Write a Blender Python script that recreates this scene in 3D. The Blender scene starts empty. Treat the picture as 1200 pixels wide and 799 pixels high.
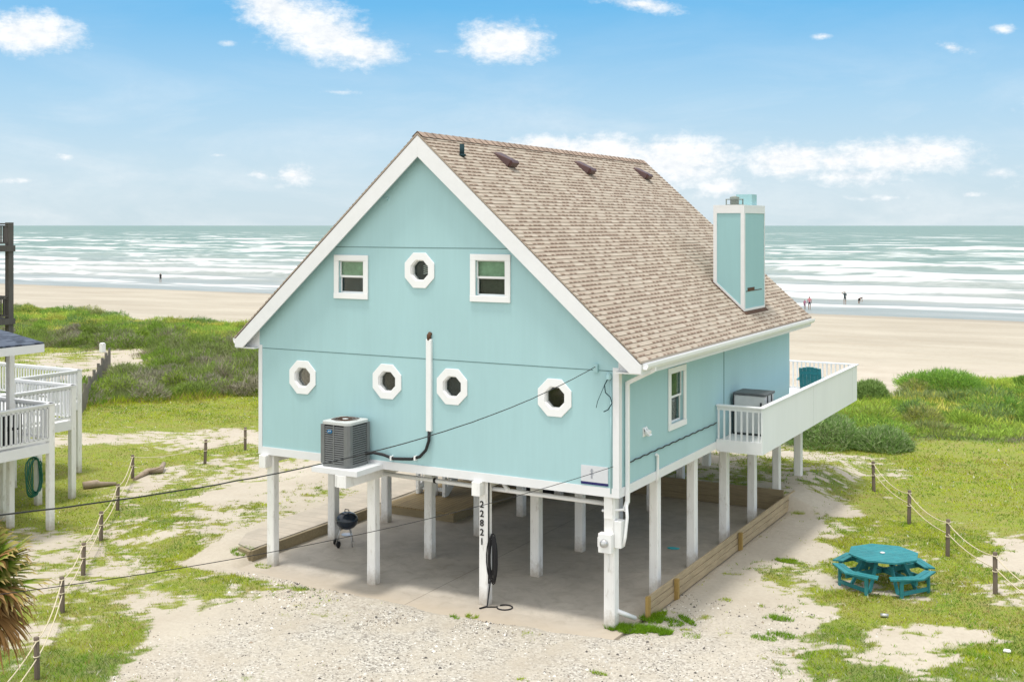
import bpy, math, random
import numpy as np
from mathutils import Vector, Matrix
from mathutils.geometry import tessellate_polygon
R = math.radians
random.seed(7); rng = np.random.default_rng(11)
SC = bpy.context.scene
COL = SC.collection
CAMX, CAMY, CAMZ, YAW = 9.94, -22.15, 8.4, R(29.08)

# ------------------------------------------------------------------ helpers
def tag(o, label=None, cat=None, group=None, kind=None):
    if label: o['label'] = label
    if cat: o['category'] = cat
    if group: o['group'] = group
    if kind: o['kind'] = kind
    return o
def empty(name, loc, rz=0, label=None, cat=None, group=None):
    o = bpy.data.objects.new(name, None); COL.objects.link(o)
    o.location = loc; o.rotation_euler = (0, 0, rz); o.empty_display_size = .2
    return tag(o, label, cat, group)
def origin(o):
    v = Vector((0, 0, 0))
    while o is not None:
        v += o.location; o = o.parent
    return v
class MB:
    def __init__(s): s.v = []; s.f = []; s.m = []; s.sm = []
    def add(s, vs, fs, mi=0, smooth=False):
        n = len(s.v); s.v += [tuple(p) for p in vs]; s.f += [tuple(n + i for i in f) for f in fs]
        s.m += [mi] * len(fs); s.sm += [smooth] * len(fs); return s
    def box(s, x0, x1, y0, y1, z0, z1, mi=0, ch=0):
        if x1 < x0: x0, x1 = x1, x0
        if y1 < y0: y0, y1 = y1, y0
        if ch:
            P = [(x0+ch,y0),(x1-ch,y0),(x1,y0+ch),(x1,y1-ch),(x1-ch,y1),(x0+ch,y1),(x0,y1-ch),(x0,y0+ch)]
            vs = [(a,b,z0) for a,b in P] + [(a,b,z1) for a,b in P]
            return s.add(vs, [tuple(range(7,-1,-1)), tuple(range(8,16))] + [(i,(i+1)%8,(i+1)%8+8,i+8) for i in range(8)], mi)
        vs = [(x0,y0,z0),(x1,y0,z0),(x1,y1,z0),(x0,y1,z0),(x0,y0,z1),(x1,y0,z1),(x1,y1,z1),(x0,y1,z1)]
        return s.add(vs, [(3,2,1,0),(4,5,6,7),(0,1,5,4),(1,2,6,5),(2,3,7,6),(3,0,4,7)], mi)
    def bar(s, a, b, w, h, up=(0,0,1), mi=0):
        a = Vector(a); b = Vector(b); d = (b-a).normalized(); up = Vector(up)
        if abs(d.dot(up)) > .99: up = Vector((0,1,0))
        r = d.cross(up).normalized(); u = r.cross(d).normalized()
        vs = []
        for p in (a, b):
            for i, j in ((-1,-1),(1,-1),(1,1),(-1,1)): vs.append(p + r*(i*w/2) + u*(j*h/2))
        return s.add(vs, [(3,2,1,0),(4,5,6,7),(0,1,5,4),(1,2,6,5),(2,3,7,6),(3,0,4,7)], mi)
    def tube(s, pts, r, n=8, mi=0, caps=True):
        pts = [Vector(p) for p in pts]; rs = r if isinstance(r, (list, tuple)) else [r]*len(pts)
        vs = []; prev = None
        for i, p in enumerate(pts):
            d = (pts[min(i+1, len(pts)-1)] - pts[max(i-1, 0)]).normalized()
            if prev is None:
                ref = Vector((0,0,1)) if abs(d.z) < .9 else Vector((1,0,0)); x = d.cross(ref).normalized()
            else:
                x = (prev - d*prev.dot(d)).normalized()
            prev = x; y = d.cross(x)
            for k in range(n):
                t = 2*math.pi*k/n; vs.append(p + (x*math.cos(t) + y*math.sin(t))*rs[i])
        fs = []
        for i in range(len(pts)-1):
            for k in range(n): fs.append((i*n+k, i*n+(k+1)%n, (i+1)*n+(k+1)%n, (i+1)*n+k))
        s.add(vs, fs, mi, True)
        if caps:
            m = len(s.v) - len(vs)
            s.f += [tuple(m+k for k in range(n-1,-1,-1)), tuple(m+(len(pts)-1)*n+k for k in range(n))]; s.m += [mi]*2; s.sm += [False]*2
        return s
    def prism(s, poly, axis, a, b, mi=0, smooth=False):
        # poly of 2D points; axis 'x': (y,z); 'y': (x,z); 'z': (x,y)
        def p3(p, t): return (t,p[0],p[1]) if axis=='x' else ((p[0],t,p[1]) if axis=='y' else (p[0],p[1],t))
        n = len(poly); vs = [p3(p,a) for p in poly] + [p3(p,b) for p in poly]
        return s.add(vs, [tuple(range(n-1,-1,-1)), tuple(range(n,2*n))] + [(i,(i+1)%n,(i+1)%n+n,i+n) for i in range(n)], mi, smooth)
    def lathe(s, prof, c, n=24, mi=0, axis='z'):
        vs = []; c = Vector(c)
        for r, z in prof:
            for k in range(n):
                t = 2*math.pi*k/n
                if axis == 'z': vs.append(c + Vector((r*math.cos(t), r*math.sin(t), z)))
                elif axis == 'y': vs.append(c + Vector((r*math.cos(t), z, r*math.sin(t))))
                else: vs.append(c + Vector((z, r*math.cos(t), r*math.sin(t))))
        fs = [(i*n+k, i*n+(k+1)%n, (i+1)*n+(k+1)%n, (i+1)*n+k) for i in range(len(prof)-1) for k in range(n)]
        return s.add(vs, fs, mi, True)
    def ring(s, c, outer, inner, y0, y1, mi=0):
        # frame with the hole between two matching polygons in the xz plane, from y0 to y1
        n = len(outer); vs = []
        for poly in (outer, inner):
            for y in (y0, y1): vs += [(c[0]+p[0], y, c[1]+p[1]) for p in poly]
        fs = []
        for i in range(n):
            j = (i+1) % n
            fs += [(i,j,2*n+j,2*n+i), (n+i,3*n+i,3*n+j,n+j), (i,n+i,n+j,j), (2*n+i,2*n+j,3*n+j,3*n+i)]
        return s.add(vs, fs, mi)
    def build(s, name, mats, parent=None, bevel=0, xf=None):
        me = bpy.data.meshes.new(name); o0 = origin(parent) if (parent is not None and xf is None) else Vector((0,0,0))
        me.from_pydata([tuple(Vector(p) - o0) for p in s.v], [], s.f)
        for m in (mats if isinstance(mats, (list, tuple)) else [mats]): me.materials.append(m)
        me.polygons.foreach_set('material_index', s.m); me.polygons.foreach_set('use_smooth', s.sm)
        import bmesh
        bm = bmesh.new(); bm.from_mesh(me); bmesh.ops.recalc_face_normals(bm, faces=bm.faces); bm.to_mesh(me); bm.free()
        me.update()
        o = bpy.data.objects.new(name, me); COL.objects.link(o); o.parent = parent
        if bevel:
            b = o.modifiers.new('bevel', 'BEVEL'); b.width = bevel; b.segments = 1; b.limit_method = 'ANGLE'
        return o
def children(o): return [c for c in COL.objects if c.parent == o]
def copy_tree(o, parent=None):
    c = o.copy(); COL.objects.link(c); c.parent = parent
    for ch in children(o): copy_tree(ch, c)
    return c
def fast_mesh(name, V, T, mats, color=None, matidx=None, k=3, smooth=False):
    me = bpy.data.meshes.new(name); V = np.asarray(V, np.float32); T = np.asarray(T, np.int32)
    me.vertices.add(len(V)); me.vertices.foreach_set('co', V.ravel())
    me.loops.add(T.size); me.loops.foreach_set('vertex_index', T.ravel())
    me.polygons.add(len(T)); me.polygons.foreach_set('loop_start', np.arange(0, T.size, k, dtype=np.int32))
    if smooth: me.polygons.foreach_set('use_smooth', np.ones(len(T), bool))
    me.update(calc_edges=True)
    if color is not None:
        a = me.color_attributes.new('tint', 'FLOAT_COLOR', 'POINT')
        c4 = np.ones((len(V), 4), np.float32); c4[:, :3] = color; a.data.foreach_set('color', c4.ravel())
    for m in (mats if isinstance(mats, (list, tuple)) else [mats]): me.materials.append(m)
    o = bpy.data.objects.new(name, me); COL.objects.link(o); return o

# numpy value noise
def _h(i, j, seed):
    n = (i.astype(np.int64)*374761393 + j.astype(np.int64)*668265263 + seed*1442695041) & 0xffffffff
    n = ((n ^ (n >> 13)) * 1274126177) & 0xffffffff
    return ((n ^ (n >> 16)) & 0xffff) / 65535.0
def vnoise(x, y, seed=0):
    x = np.asarray(x, float); y = np.asarray(y, float)
    i = np.floor(x); j = np.floor(y); fx = x-i; fy = y-j; fx = fx*fx*(3-2*fx); fy = fy*fy*(3-2*fy)
    a = _h(i,j,seed); b = _h(i+1,j,seed); c = _h(i,j+1,seed); d = _h(i+1,j+1,seed)
    return (a*(1-fx)+b*fx)*(1-fy) + (c*(1-fx)+d*fx)*fy
def fbm(x, y, seed=0, o=4):
    t = 0; a = .5; s = 0
    for k in range(o):
        t = t + a*vnoise(x*2**k + 17*k, y*2**k - 9*k, seed+k); s += a; a *= .5
    return t/s
def sstep(a, b, x):
    t = np.clip((x-a)/(b-a), 0, 1); return t*t*(3-2*t)

# ------------------------------------------------------------------ materials
def srgb(r, g, b): return tuple((c/255/12.92 if c/255 <= .04045 else ((c/255+.055)/1.055)**2.4) for c in (r, g, b))
class NT:
    def __init__(s, m): s.t = m.node_tree; s.n = s.t.nodes; s.l = s.t.links
    def new(s, typ, **kw):
        n = s.n.new(typ)
        for k, v in kw.items(): setattr(n, k, v)
        return n
    def link(s, a, b): s.l.new(a, b)
    def val(s, inp, v):
        if hasattr(v, 'is_linked') or isinstance(v, bpy.types.NodeSocket): s.l.new(v, inp)
        else: inp.default_value = v
    def math(s, op, a, b=0.0, c=0.0, clamp=False):
        n = s.new('ShaderNodeMath', operation=op, use_clamp=clamp)
        for i, v in enumerate((a, b, c)): s.val(n.inputs[i], v)
        return n.outputs[0]
    def mix(s, fac, a, b, mode='MIX'):
        n = s.new('ShaderNodeMix', data_type='RGBA', blend_type=mode)
        s.val(n.inputs[0], fac)
        for i, v in ((6, a), (7, b)):
            s.val(n.inputs[i], (v+(1,)) if isinstance(v, tuple) and len(v) == 3 else v)
        return n.outputs[2]
    def noise(s, vec, scale, detail=4, rough=.55, dist=0):
        n = s.new('ShaderNodeTexNoise'); n.inputs['Scale'].default_value = scale; n.inputs['Detail'].default_value = detail
        n.inputs['Roughness'].default_value = rough; n.inputs['Distortion'].default_value = dist
        if vec is not None: s.link(vec, n.inputs['Vector'])
        return n.outputs['Fac']
    def ramp(s, fac, stops):
        n = s.new('ShaderNodeValToRGB'); r = n.color_ramp; s.link(fac, n.inputs[0])
        while len(r.elements) < len(stops): r.elements.new(.5)
        for e, (p, c) in zip(r.elements, stops):
            e.position = p; e.color = (c if isinstance(c, tuple) else (c, c, c))[:3] + (1,)
        return n.outputs[0]
    def mapping(s, vec, scale=(1,1,1), loc=(0,0,0)):
        n = s.new('ShaderNodeMapping'); s.link(vec, n.inputs[0]); n.inputs['Scale'].default_value = scale; n.inputs['Location'].default_value = loc
        return n.outputs[0]
    def mrange(s, v, a, b, c=0.0, d=1.0, smooth=False):
        n = s.new('ShaderNodeMapRange'); n.clamp = True
        if smooth: n.interpolation_type = 'SMOOTHSTEP'
        for i, x in enumerate((v, a, b, c, d)): s.val(n.inputs[i], x)
        return n.outputs[0]
def material(name):
    m = bpy.data.materials.new(name); m.use_nodes = True; nt = NT(m); b = nt.n['Principled BSDF']; return m, nt, b
def pos(nt): return nt.new('ShaderNodeNewGeometry').outputs['Position']
def setc(nt, b, c, rough=.6, spec=.3):
    nt.val(b.inputs['Base Color'], c + (1,) if isinstance(c, tuple) else c); nt.val(b.inputs['Roughness'], rough)
    b.inputs['Specular IOR Level'].default_value = spec
def bump(nt, b, h, strength=.3, dist=.01):
    n = nt.new('ShaderNodeBump'); n.inputs['Strength'].default_value = strength; n.inputs['Distance'].default_value = dist
    nt.link(h, n.inputs['Height']); nt.link(n.outputs[0], b.inputs['Normal'])
def plain(name, c, rough=.6, var=.12, scale=6, spec=.3, metal=0, bmp=.1, streak=False, dirt=None):
    m, nt, b = material(name); p = pos(nt)
    pv = nt.mapping(p, (1,1,.12)) if streak else p
    n1 = nt.noise(pv, scale, 5, .6); n2 = nt.noise(p, scale*.17, 3)
    f = nt.math('ADD', nt.math('MULTIPLY', n1, .6), nt.math('MULTIPLY', n2, .6))
    dk = tuple(x*(1-var*2) for x in c); lt = tuple(min(1, x*(1+var)) for x in c)
    col = nt.mix(nt.mrange(f, .3, .85), dk, lt)
    if dirt:
        d = nt.noise(nt.mapping(p, (1,1,.3)), 9, 6, .7)
        col = nt.mix(nt.math('MULTIPLY', nt.mrange(d, .56, .75), dirt[1]), col, dirt[0])
    setc(nt, b, col, rough, spec); b.inputs['Metallic'].default_value = metal
    if bmp: bump(nt, b, n1, bmp, .01)
    return m
def wood(name, c, var=.25, rough=.75, axis='x', plank=0, pl_axis='y'):
    m, nt, b = material(name); p = pos(nt)
    sc = {'x': (.6,9,9), 'y': (9,.6,9), 'z': (9,9,.6)}[axis]
    n = nt.noise(nt.mapping(p, sc), 2.5, 6, .65, .4); n2 = nt.noise(p, 1.3, 3)
    f = nt.math('ADD', nt.math('MULTIPLY', n, .7), nt.math('MULTIPLY', n2, .4))
    col = nt.mix(nt.mrange(f, .3, .8), tuple(x*(1-var*1.6) for x in c), tuple(min(1,x*(1+var)) for x in c))
    if plank:
        sp = nt.new('ShaderNodeSeparateXYZ'); nt.link(p, sp.inputs[0])
        q = nt.math('DIVIDE', sp.outputs['XYZ'.index(pl_axis.upper())], plank)
        fr = nt.math('FRACT', q); gap = nt.math('LESS_THAN', fr, .07)
        w = nt.new('ShaderNodeTexWhiteNoise', noise_dimensions='1D'); nt.link(nt.math('FLOOR', q), w.inputs['W'])
        col = nt.mix(nt.mrange(w.outputs[0], 0, 1, .0, .35), col, tuple(x*.5 for x in c))
        col = nt.mix(gap, col, tuple(x*.15 for x in c))
    setc(nt, b, col, rough, .2); bump(nt, b, n, .25, .01); return m

def splash(m):
    nt = NT(m); b = nt.n['Principled BSDF']; src = b.inputs['Base Color'].links[0].from_socket
    sp = nt.new('ShaderNodeSeparateXYZ'); p = pos(nt); nt.link(p, sp.inputs[0])
    e = nt.math('ADD', sp.outputs[2], nt.math('MULTIPLY', nt.math('SUBTRACT', nt.noise(p, 7, 5, .7), .5), .7))
    c = nt.mix(nt.mrange(e, .42, -.05, 0, .75), src, (.34,.28,.20)); nt.link(c, b.inputs['Base Color'])
TEAL = (.37, .575, .60)
def siding(name, c):
    m, nt, b = material(name); p = pos(nt)
    n1 = nt.noise(nt.mapping(p, (1,1,.22)), 1.1, 4, .6); n2 = nt.noise(nt.mapping(p, (1,1,.06)), 14, 4, .6); n3 = nt.noise(p, 55, 3, .6)
    f = nt.math('ADD', nt.math('MULTIPLY', n1, .7), nt.math('MULTIPLY', n2, .35))
    col = nt.mix(nt.mrange(f, .32, .72), tuple(x*.95 for x in c), tuple(min(1,x*1.03) for x in c))
    st = nt.noise(nt.mapping(p, (1,1,.35)), 4.5, 7, .75, .3)
    col = nt.mix(nt.math('MULTIPLY', nt.mrange(st, .64, .80), .12), col, (.42,.43,.36))
    setc(nt, b, col, .55, .35); bump(nt, b, nt.math('ADD', n3, nt.math('MULTIPLY', n2, .4)), .25, .006); return m
M = {}
M['teal'] = siding('teal_siding', TEAL)
M['teal_chim'] = siding('teal_chimney_siding', (.315, .535, .56))
M['white'] = plain('white_paint', (.80,.81,.80), .5, .04, 7, .35, dirt=((.42,.40,.34), .22))
M['panel'] = siding('white_panel', (.84,.86,.87))
M['trim'] = plain('white_trim', (.76,.77,.78), .45, .03, 5, .35)
M['post'] = plain('white_painted_piling', (.84,.84,.82), .6, .05, 12, .25, streak=True, bmp=.35, dirt=((.30,.25,.18), .55))
splash(M['post'])
M['vinyl'] = plain('white_vinyl', (.83,.84,.84), .35, .02, 5, .4, bmp=.02)
M['soffit'] = plain('soffit', (.72,.73,.72), .6, .05, 6)
M['joist'] = plain('underside_boards', (.50,.49,.44), .7, .15, 5)
M['darkmetal'] = plain('dark_metal', (.03,.032,.035), .4, .1, 10, .5)
M['black'] = plain('black_rubber', (.012,.012,.014), .55, .1, 12, .4)
M['enamel'] = plain('dark_blue_enamel', (.012,.022,.038), .18, .05, 6, .6, bmp=.02)
M['capmetal'] = plain('weathered_cap', (.20,.23,.20), .6, .25, 14, .4)
M['steel'] = plain('bare_steel', (.55,.55,.55), .35, .08, 15, .5, metal=.8)
M['acgrey'] = plain('ac_grey', (.165,.175,.175), .5, .1, 9, .4)
M['actop'] = plain('ac_top_grey', (.52,.54,.53), .5, .06, 9, .4)
M['acslot'] = plain('ac_slot', (.02,.02,.022), .7, .1, 9)
M['rust'] = plain('rust_brown', (.11,.055,.03), .75, .3, 14)
M['tealwood'] = plain('teal_painted_wood', (.03,.225,.25), .55, .2, 9, .3, bmp=.35, dirt=((.16,.30,.28), .5))
M['vent'] = plain('brown_vent_metal', (.075,.032,.028), .4, .15, 12, .5)
M['pinewood'] = wood('pine_board', (.43,.345,.22), axis='y')
M['pinex'] = wood('pine_board_across', (.30,.245,.15), axis='x')
M['pinedeck'] = wood('pine_decking', (.36,.27,.14), axis='y', plank=.14, pl_axis='x')
M['stake'] = wood('treated_stake', (.38,.26,.09), axis='z')
M['greypost'] = wood('weathered_post', (.17,.135,.105), axis='z')
M['picket'] = wood('grey_pickets', (.24,.22,.19), axis='z')
M['driftwood'] = wood('driftwood', (.36,.29,.22), axis='x')
M['darkwood'] = wood('dark_weathered_timber', (.135,.125,.115), axis='z')
M['rope'] = plain('pale_rope', (.66,.58,.42), .8, .12, 40)
M['wire'] = plain('cable_black', (.02,.02,.02), .5, .1, 5)
M['seam'] = plain('panel_seam', (.13,.22,.22), .7, .1, 5)
M['hose'] = plain('green_hose', (.012,.13,.09), .4, .1, 10, .5)
M['sign'] = plain('sign_board', (.62,.64,.67), .5, .04, 10)
M['navy'] = plain('navy_print', (.02,.02,.12), .5, .05, 10)
M['greyprint'] = plain('grey_print', (.32,.34,.38), .5, .05, 10)
M['blueprint'] = plain('blue_badge', (.02,.14,.30), .4, .05, 10)
M['boxgrey'] = plain('cabinet_white', (.60,.61,.60), .45, .05, 8)
M['boxlid'] = plain('cabinet_lid_grey', (.10,.11,.115), .5, .12, 8)
M['interior'] = plain('interior_dark', (.03,.03,.03), .9, .1, 3)
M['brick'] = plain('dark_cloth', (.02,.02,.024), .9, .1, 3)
M['litter'] = plain('white_litter', (.85,.85,.85), .6, .05, 8)
M['litterteal'] = plain('teal_litter', (.05,.45,.5), .5, .1, 8)
for nm, c in (('maroon',(.10,.035,.035)),('olive',(.065,.058,.045)),('slate',(.025,.045,.052)),('umber',(.055,.048,.03)),('green',(.40,.62,.42)),('deepteal',(.02,.05,.06)),('mossy',(.06,.085,.055)),('fern',(.13,.24,.16))):
    M['curtain_'+nm] = plain('curtain_'+nm, c, .9, .3, 5)
def glassmat():
    m = bpy.data.materials.new('window_glass'); m.use_nodes = True; nt = NT(m); nt.n.clear()
    out = nt.new('ShaderNodeOutputMaterial'); tr = nt.new('ShaderNodeBsdfTransparent'); gl = nt.new('ShaderNodeBsdfGlossy')
    tr.inputs[0].default_value = (.86,.9,.88,1); gl.inputs['Roughness'].default_value = .04
    fr = nt.new('ShaderNodeFresnel'); fr.inputs[0].default_value = 1.6
    mx = nt.new('ShaderNodeMixShader'); nt.link(nt.math('ADD', nt.math('MULTIPLY', fr.outputs[0], .42), .0, clamp=True), mx.inputs[0]); nt.link(tr.outputs[0], mx.inputs[1]); nt.link(gl.outputs[0], mx.inputs[2])
    nt.link(mx.outputs[0], out.inputs[0]); return m
M['glass'] = glassmat()

def shingle(name, cols, dash, dashamt, row=.145, tab=.30, sx=1.0):
    # x' runs along the ridge (world y), rows follow the courses through the uv map
    m, nt, b = material(name)
    uv = nt.new('ShaderNodeUVMap').outputs[0]; sp = nt.new('ShaderNodeSeparateXYZ'); nt.link(uv, sp.inputs[0])
    u, v = sp.outputs[0], sp.outputs[1]
    vr = nt.math('DIVIDE', v, row); ri = nt.math('FLOOR', vr); fv = nt.math('FRACT', vr)
    wr = nt.new('ShaderNodeTexWhiteNoise', noise_dimensions='1D'); nt.link(ri, wr.inputs['W'])
    uu = nt.math('ADD', nt.math('DIVIDE', u, tab), nt.math('MULTIPLY', wr.outputs[0], 3.7)); ci = nt.math('FLOOR', uu); fu = nt.math('FRACT', uu)
    cb = nt.new('ShaderNodeCombineXYZ'); nt.link(ci, cb.inputs[0]); nt.link(ri, cb.inputs[1])
    wn = nt.new('ShaderNodeTexWhiteNoise', noise_dimensions='2D'); nt.link(cb.outputs[0], wn.inputs['Vector'])
    col = nt.ramp(wn.outputs[0], cols)
    p = pos(nt); fine = nt.noise(p, 60, 3, .7); big = nt.noise(p, .7, 4, .6)
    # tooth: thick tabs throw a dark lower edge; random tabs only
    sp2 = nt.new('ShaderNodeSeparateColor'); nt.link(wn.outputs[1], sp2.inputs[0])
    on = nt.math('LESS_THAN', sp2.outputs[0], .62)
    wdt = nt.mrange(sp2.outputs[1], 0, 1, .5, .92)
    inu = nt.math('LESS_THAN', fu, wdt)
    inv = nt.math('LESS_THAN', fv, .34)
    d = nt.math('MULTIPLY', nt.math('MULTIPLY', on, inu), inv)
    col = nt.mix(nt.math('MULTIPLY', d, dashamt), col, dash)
    col = nt.mix(nt.mrange(fine, .3, .75, 0, .35), col, tuple(x*.55 for x in cols[0][1]))
    col = nt.mix(nt.mrange(big, .35, .7, 0, .22), col, tuple(x*.62 for x in cols[1][1]))
    setc(nt, b, col, .9, .1); bump(nt, b, fine, .4, .006); return m
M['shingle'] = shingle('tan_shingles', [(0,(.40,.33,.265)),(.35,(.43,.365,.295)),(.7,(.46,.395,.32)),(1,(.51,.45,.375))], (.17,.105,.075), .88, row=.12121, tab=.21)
M['shingle_blue'] = shingle('slate_shingles', [(0,(.06,.075,.10)),(.4,(.09,.11,.15)),(1,(.14,.17,.22))], (.03,.035,.05), .7)

# ------------------------------------------------------------------ cover map (which ground is grown over), from points paced out on site
# (x, y, cover, height, hue)   hue 0 yellow green, 1 deep green, 2 grey brush, 3 bright dune green
f_, s_, c_ = 1355.18, math.sin(.5075), math.cos(.5075)
def site(px, py, z=0.0):
    Y = f_*(CAMZ-z)/(py-264.5); X = (px-600)*Y/f_; dx, dy = X-2.0754, Y-24.1895
    return dx*c_-dy*s_, dx*s_+dy*c_
CP = [(20,780,.7,.07,1),(100,785,.97,.10,1),(140,745,.88,.09,.6),(120,705,.6,.06,.5),(60,740,.3,.05,.5),(60,690,.4,.05,.5),(40,650,.35,.05,.5),(85,650,.2,.05,.5),(100,690,.35,.06,.6),
 (180,785,.1,.06,1),(205,740,.06,.05,1),(170,700,.38,.06,.5),(150,660,.42,.06,.3),(130,680,.6,.06,0),(190,650,.68,.06,.7),(232,680,.7,.06,.5),(240,640,.45,.05,.4),(222,610,.35,.05,.5),(262,585,0,.05,.5),(285,640,0,.05,.5),
 (200,620,.72,.07,.8),(180,600,.72,.07,.8),(160,620,.4,.06,.5),(150,588,.6,.07,.6),(140,622,.3,.05,.5),(90,600,.92,.05,.3),(80,640,.45,.05,.5),(110,560,.95,.05,.3),(60,590,.92,.05,.4),(70,540,.97,.05,.3),(120,530,1,.05,.2),
 (170,540,.88,.05,.3),(200,555,.35,.05,.4),(170,575,.35,.05,.4),(200,580,.72,.07,.7),(230,560,.5,.06,.4),(250,530,.6,.06,.5),(270,560,.38,.06,.4),(235,517,.35,.05,.4),(280,512,.28,.05,.4),(150,512,.3,.05,.4),(100,514,.35,.05,.4),
 (190,522,.5,.05,.3),(130,504,.65,.05,.3),(90,500,.95,.06,.2),(200,495,1,.06,.2),(270,490,.95,.06,.2),(250,462,.6,.05,.2),(275,470,.9,.06,.2),(210,478,.98,.07,.3),(150,480,1,.08,.3),
 (105,442,.12,.05,.3),(135,416,.3,.06,.3),(90,420,.5,.08,.2),(60,412,.8,.1,.2),(120,425,.15,.06,.3),(40,440,.8,.08,.3),(20,500,.9,.06,.3),
 (960,572,.5,.06,1),(950,545,.25,.06,.5),(1000,540,.3,.06,.5),(1030,552,.5,.06,.6),(985,600,.08,.05,.5),(1000,622,.5,.06,.5),(960,650,.08,.05,.5),(975,680,.3,.06,.6),(1002,700,.92,.07,.4),(962,720,.15,.06,.7),
 (985,742,.85,.08,1),(930,790,.35,.07,1),(1000,772,.55,.07,.9),(1050,748,.12,.06,.6),(1110,745,.10,.06,.6),(1080,770,.3,.06,.8),(1030,792,.75,.07,1),(1120,792,.75,.07,1),(1170,772,.9,.07,.7),(1150,722,.88,.06,.5),(1100,722,.92,.05,.2),(1040,715,.95,.05,.1),
 (1180,702,.4,.05,.4),(1190,660,.06,.05,.4),(1190,640,.3,.05,.4),(1140,640,.85,.05,.3),(1120,620,.7,.05,.3),(1090,660,.6,.05,.3),(1060,640,.6,.05,.3),(1150,600,.98,.06,.1),(1080,590,.98,.06,.2),(1180,560,1,.07,.2),(1100,550,1,.07,.3),
 (1050,570,.85,.06,.4),(1040,530,.85,.07,.4),(1190,600,.93,.06,.1),(1000,660,.82,.07,.3),(1050,665,.85,.05,.2),(1020,690,.4,.05,.3),(1070,700,.45,.05,.3),(1190,530,.9,.1,.4),(1120,525,.97,.08,.4),
 (500,790,0,.05,.5),(700,790,0,.05,.5),(870,700,0,.05,.5),(905,645,0,.05,.5),(850,765,0,.05,.5),(300,760,0,.05,.5),(880,790,.04,.05,.5),(240,740,0,.05,.5),(940,620,0,.05,.5),(930,730,.04,.05,.5),(400,560,.0,.05,.5),(300,560,.25,.05,.3)]
# dune belt
for t in np.linspace(0, 1, 9):
    CP += [(*(-90+t*100, 46.5), .9, .4, 3, 'L')]
CPX = []
for c in CP:
    if len(c) == 6: CPX.append((c[0], c[1], c[2], c[3], c[4]))
    else: CPX.append((*site(c[0], c[1]), c[2], c[3], c[4]))
CPX += [(-60,42,.97,.4,3),(-50,42,.95,.4,3),(-40,40,.95,.4,3),(-70,42,.95,.4,3),(-80,45,.9,.4,3),(-30,38,.9,.4,3),(-18,34,.9,.35,3),(-8,30,.9,.35,3),(-2,30,.97,.35,3),(3,30,.97,.35,2.6),(10,32,.97,.35,3),(3,38,.95,.4,3),(12,40,.95,.4,3),(-5,26,.85,.3,2.2),(0,24,.8,.2,1.6),(6,25,.98,.12,.4),(12,24,.98,.1,.3),
 (-14,24,.8,.15,1),(-20,27,.9,.25,2),(-24,24,.9,.2,2),(-14,17,.6,.06,.5),(-8,17,.5,.06,.5),(-4,16,.35,.06,.5),(-10,22,.7,.1,.6),(8,16,.95,.06,.2),(14,12,.9,.06,.3),(18,4,.9,.06,.3),(14,-4,.7,.06,.5),(-14,-14,.7,.06,.5),(-22,-8,.9,.06,.3),(-30,0,.9,.06,.3),(-34,8,.9,.06,.3),(-30,-20,.8,.06,.5),(-44,10,.9,.06,.3),(-1,-12,0,.05,.5),(2,-20,0,.05,.5),(-5,-9,0,.05,.5),(9,-12,.5,.05,.5),(-12,-9,.8,.07,.7)]
# brush areas (grey scrub)
CPX += [(-34,19,.98,.95,2),(-31,21,.98,1.0,2),(-29,24,.98,1.0,2),(-34,26,.98,1.0,2),(-38,24,.98,1.0,2),(-38,31,.95,.85,2),(-33,31,.95,.85,2),(-44,33,.95,.85,2),(-50,34,.95,.85,2),(-56,34,.95,.85,2),(-28,30,.95,.85,2),(-24,33,.95,.5,2.4),(-46,36.5,.95,.5,2.5)]
for c in ((1010,640,.85),(1000,656,.8),(985,668,.6),(1020,678,.8),(1060,690,.55),(1110,690,.85),(1132,670,.8),(1112,705,.95),(1000,722,.95),(1100,640,.85),(1076,620,.9),(1040,600,.9),(1022,580,.8),(1008,612,.7),(940,560,.5),(975,560,.45),(160,640,.5),(190,680,.55),(150,690,.5),(215,655,.6),(110,660,.4),(250,610,.35),(270,540,.5),(60,720,.55),(80,700,.5)):
    CPX.append((*site(c[0], c[1]), c[2], .06, .35))
CPX += [(-2.5,31,.97,.4,3),(-1.5,33.5,.97,.4,3),(0,36,.97,.4,3),(2,35,.97,.4,3),(4,28,.98,.3,2.8),(8,28,.98,.3,2.9),(-4,28,.95,.35,2.8),(1,27.5,.97,.3,2.8)]
CPA = np.array(CPX, float)
def cover(x, y):
    sh = x.shape; x = x.ravel(); y = y.ravel(); out = np.zeros((len(x), 3))
    for a in range(0, len(x), 20000):
        X = x[a:a+20000, None]; Y = y[a:a+20000, None]
        d2 = (X-CPA[:,0])**2 + (Y-CPA[:,1])**2 + .02
        w = d2**-2.2; w /= w.sum(1, keepdims=True); out[a:a+20000] = w @ CPA[:, 2:5]
    return [out[:, i].reshape(sh) for i in range(3)]
def edge_v(x):   # seaward limit of the vegetation
    return 48.2 + 4.5*sstep(-68,-85,x) - 15*sstep(-28,-4,x)*(1-sstep(-2.5,2.2,x)*.62)*(1-sstep(2,9,x)*.6) + 2.2*(fbm(x/6., x*0, 5)-.5)*2
def cover2(x, y):
    c, h, hue = cover(x, y)
    n = .34*fbm(x/1.2, y/1.2, 3, 3) + .38*fbm(x/.30, y/.30, 9, 2) + .28*vnoise(x/.09, y/.09, 13)
    n = (n-.5)*2.3+.5
    k = sstep(-.20, .20, c*1.44-.11-n)
    k = np.where(c > .9, np.maximum(k, sstep(.9,1,c)*.9), k); k = k*sstep(0.0,.08,c)
    k = k*sstep(.3, -.9, y-edge_v(x))
    # under the house, path and slab nothing grows
    k = np.where((x > -11.3) & (x < .6) & (y > -1.1) & (y < 11.6), 0, k)
    return k, h, hue
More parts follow.
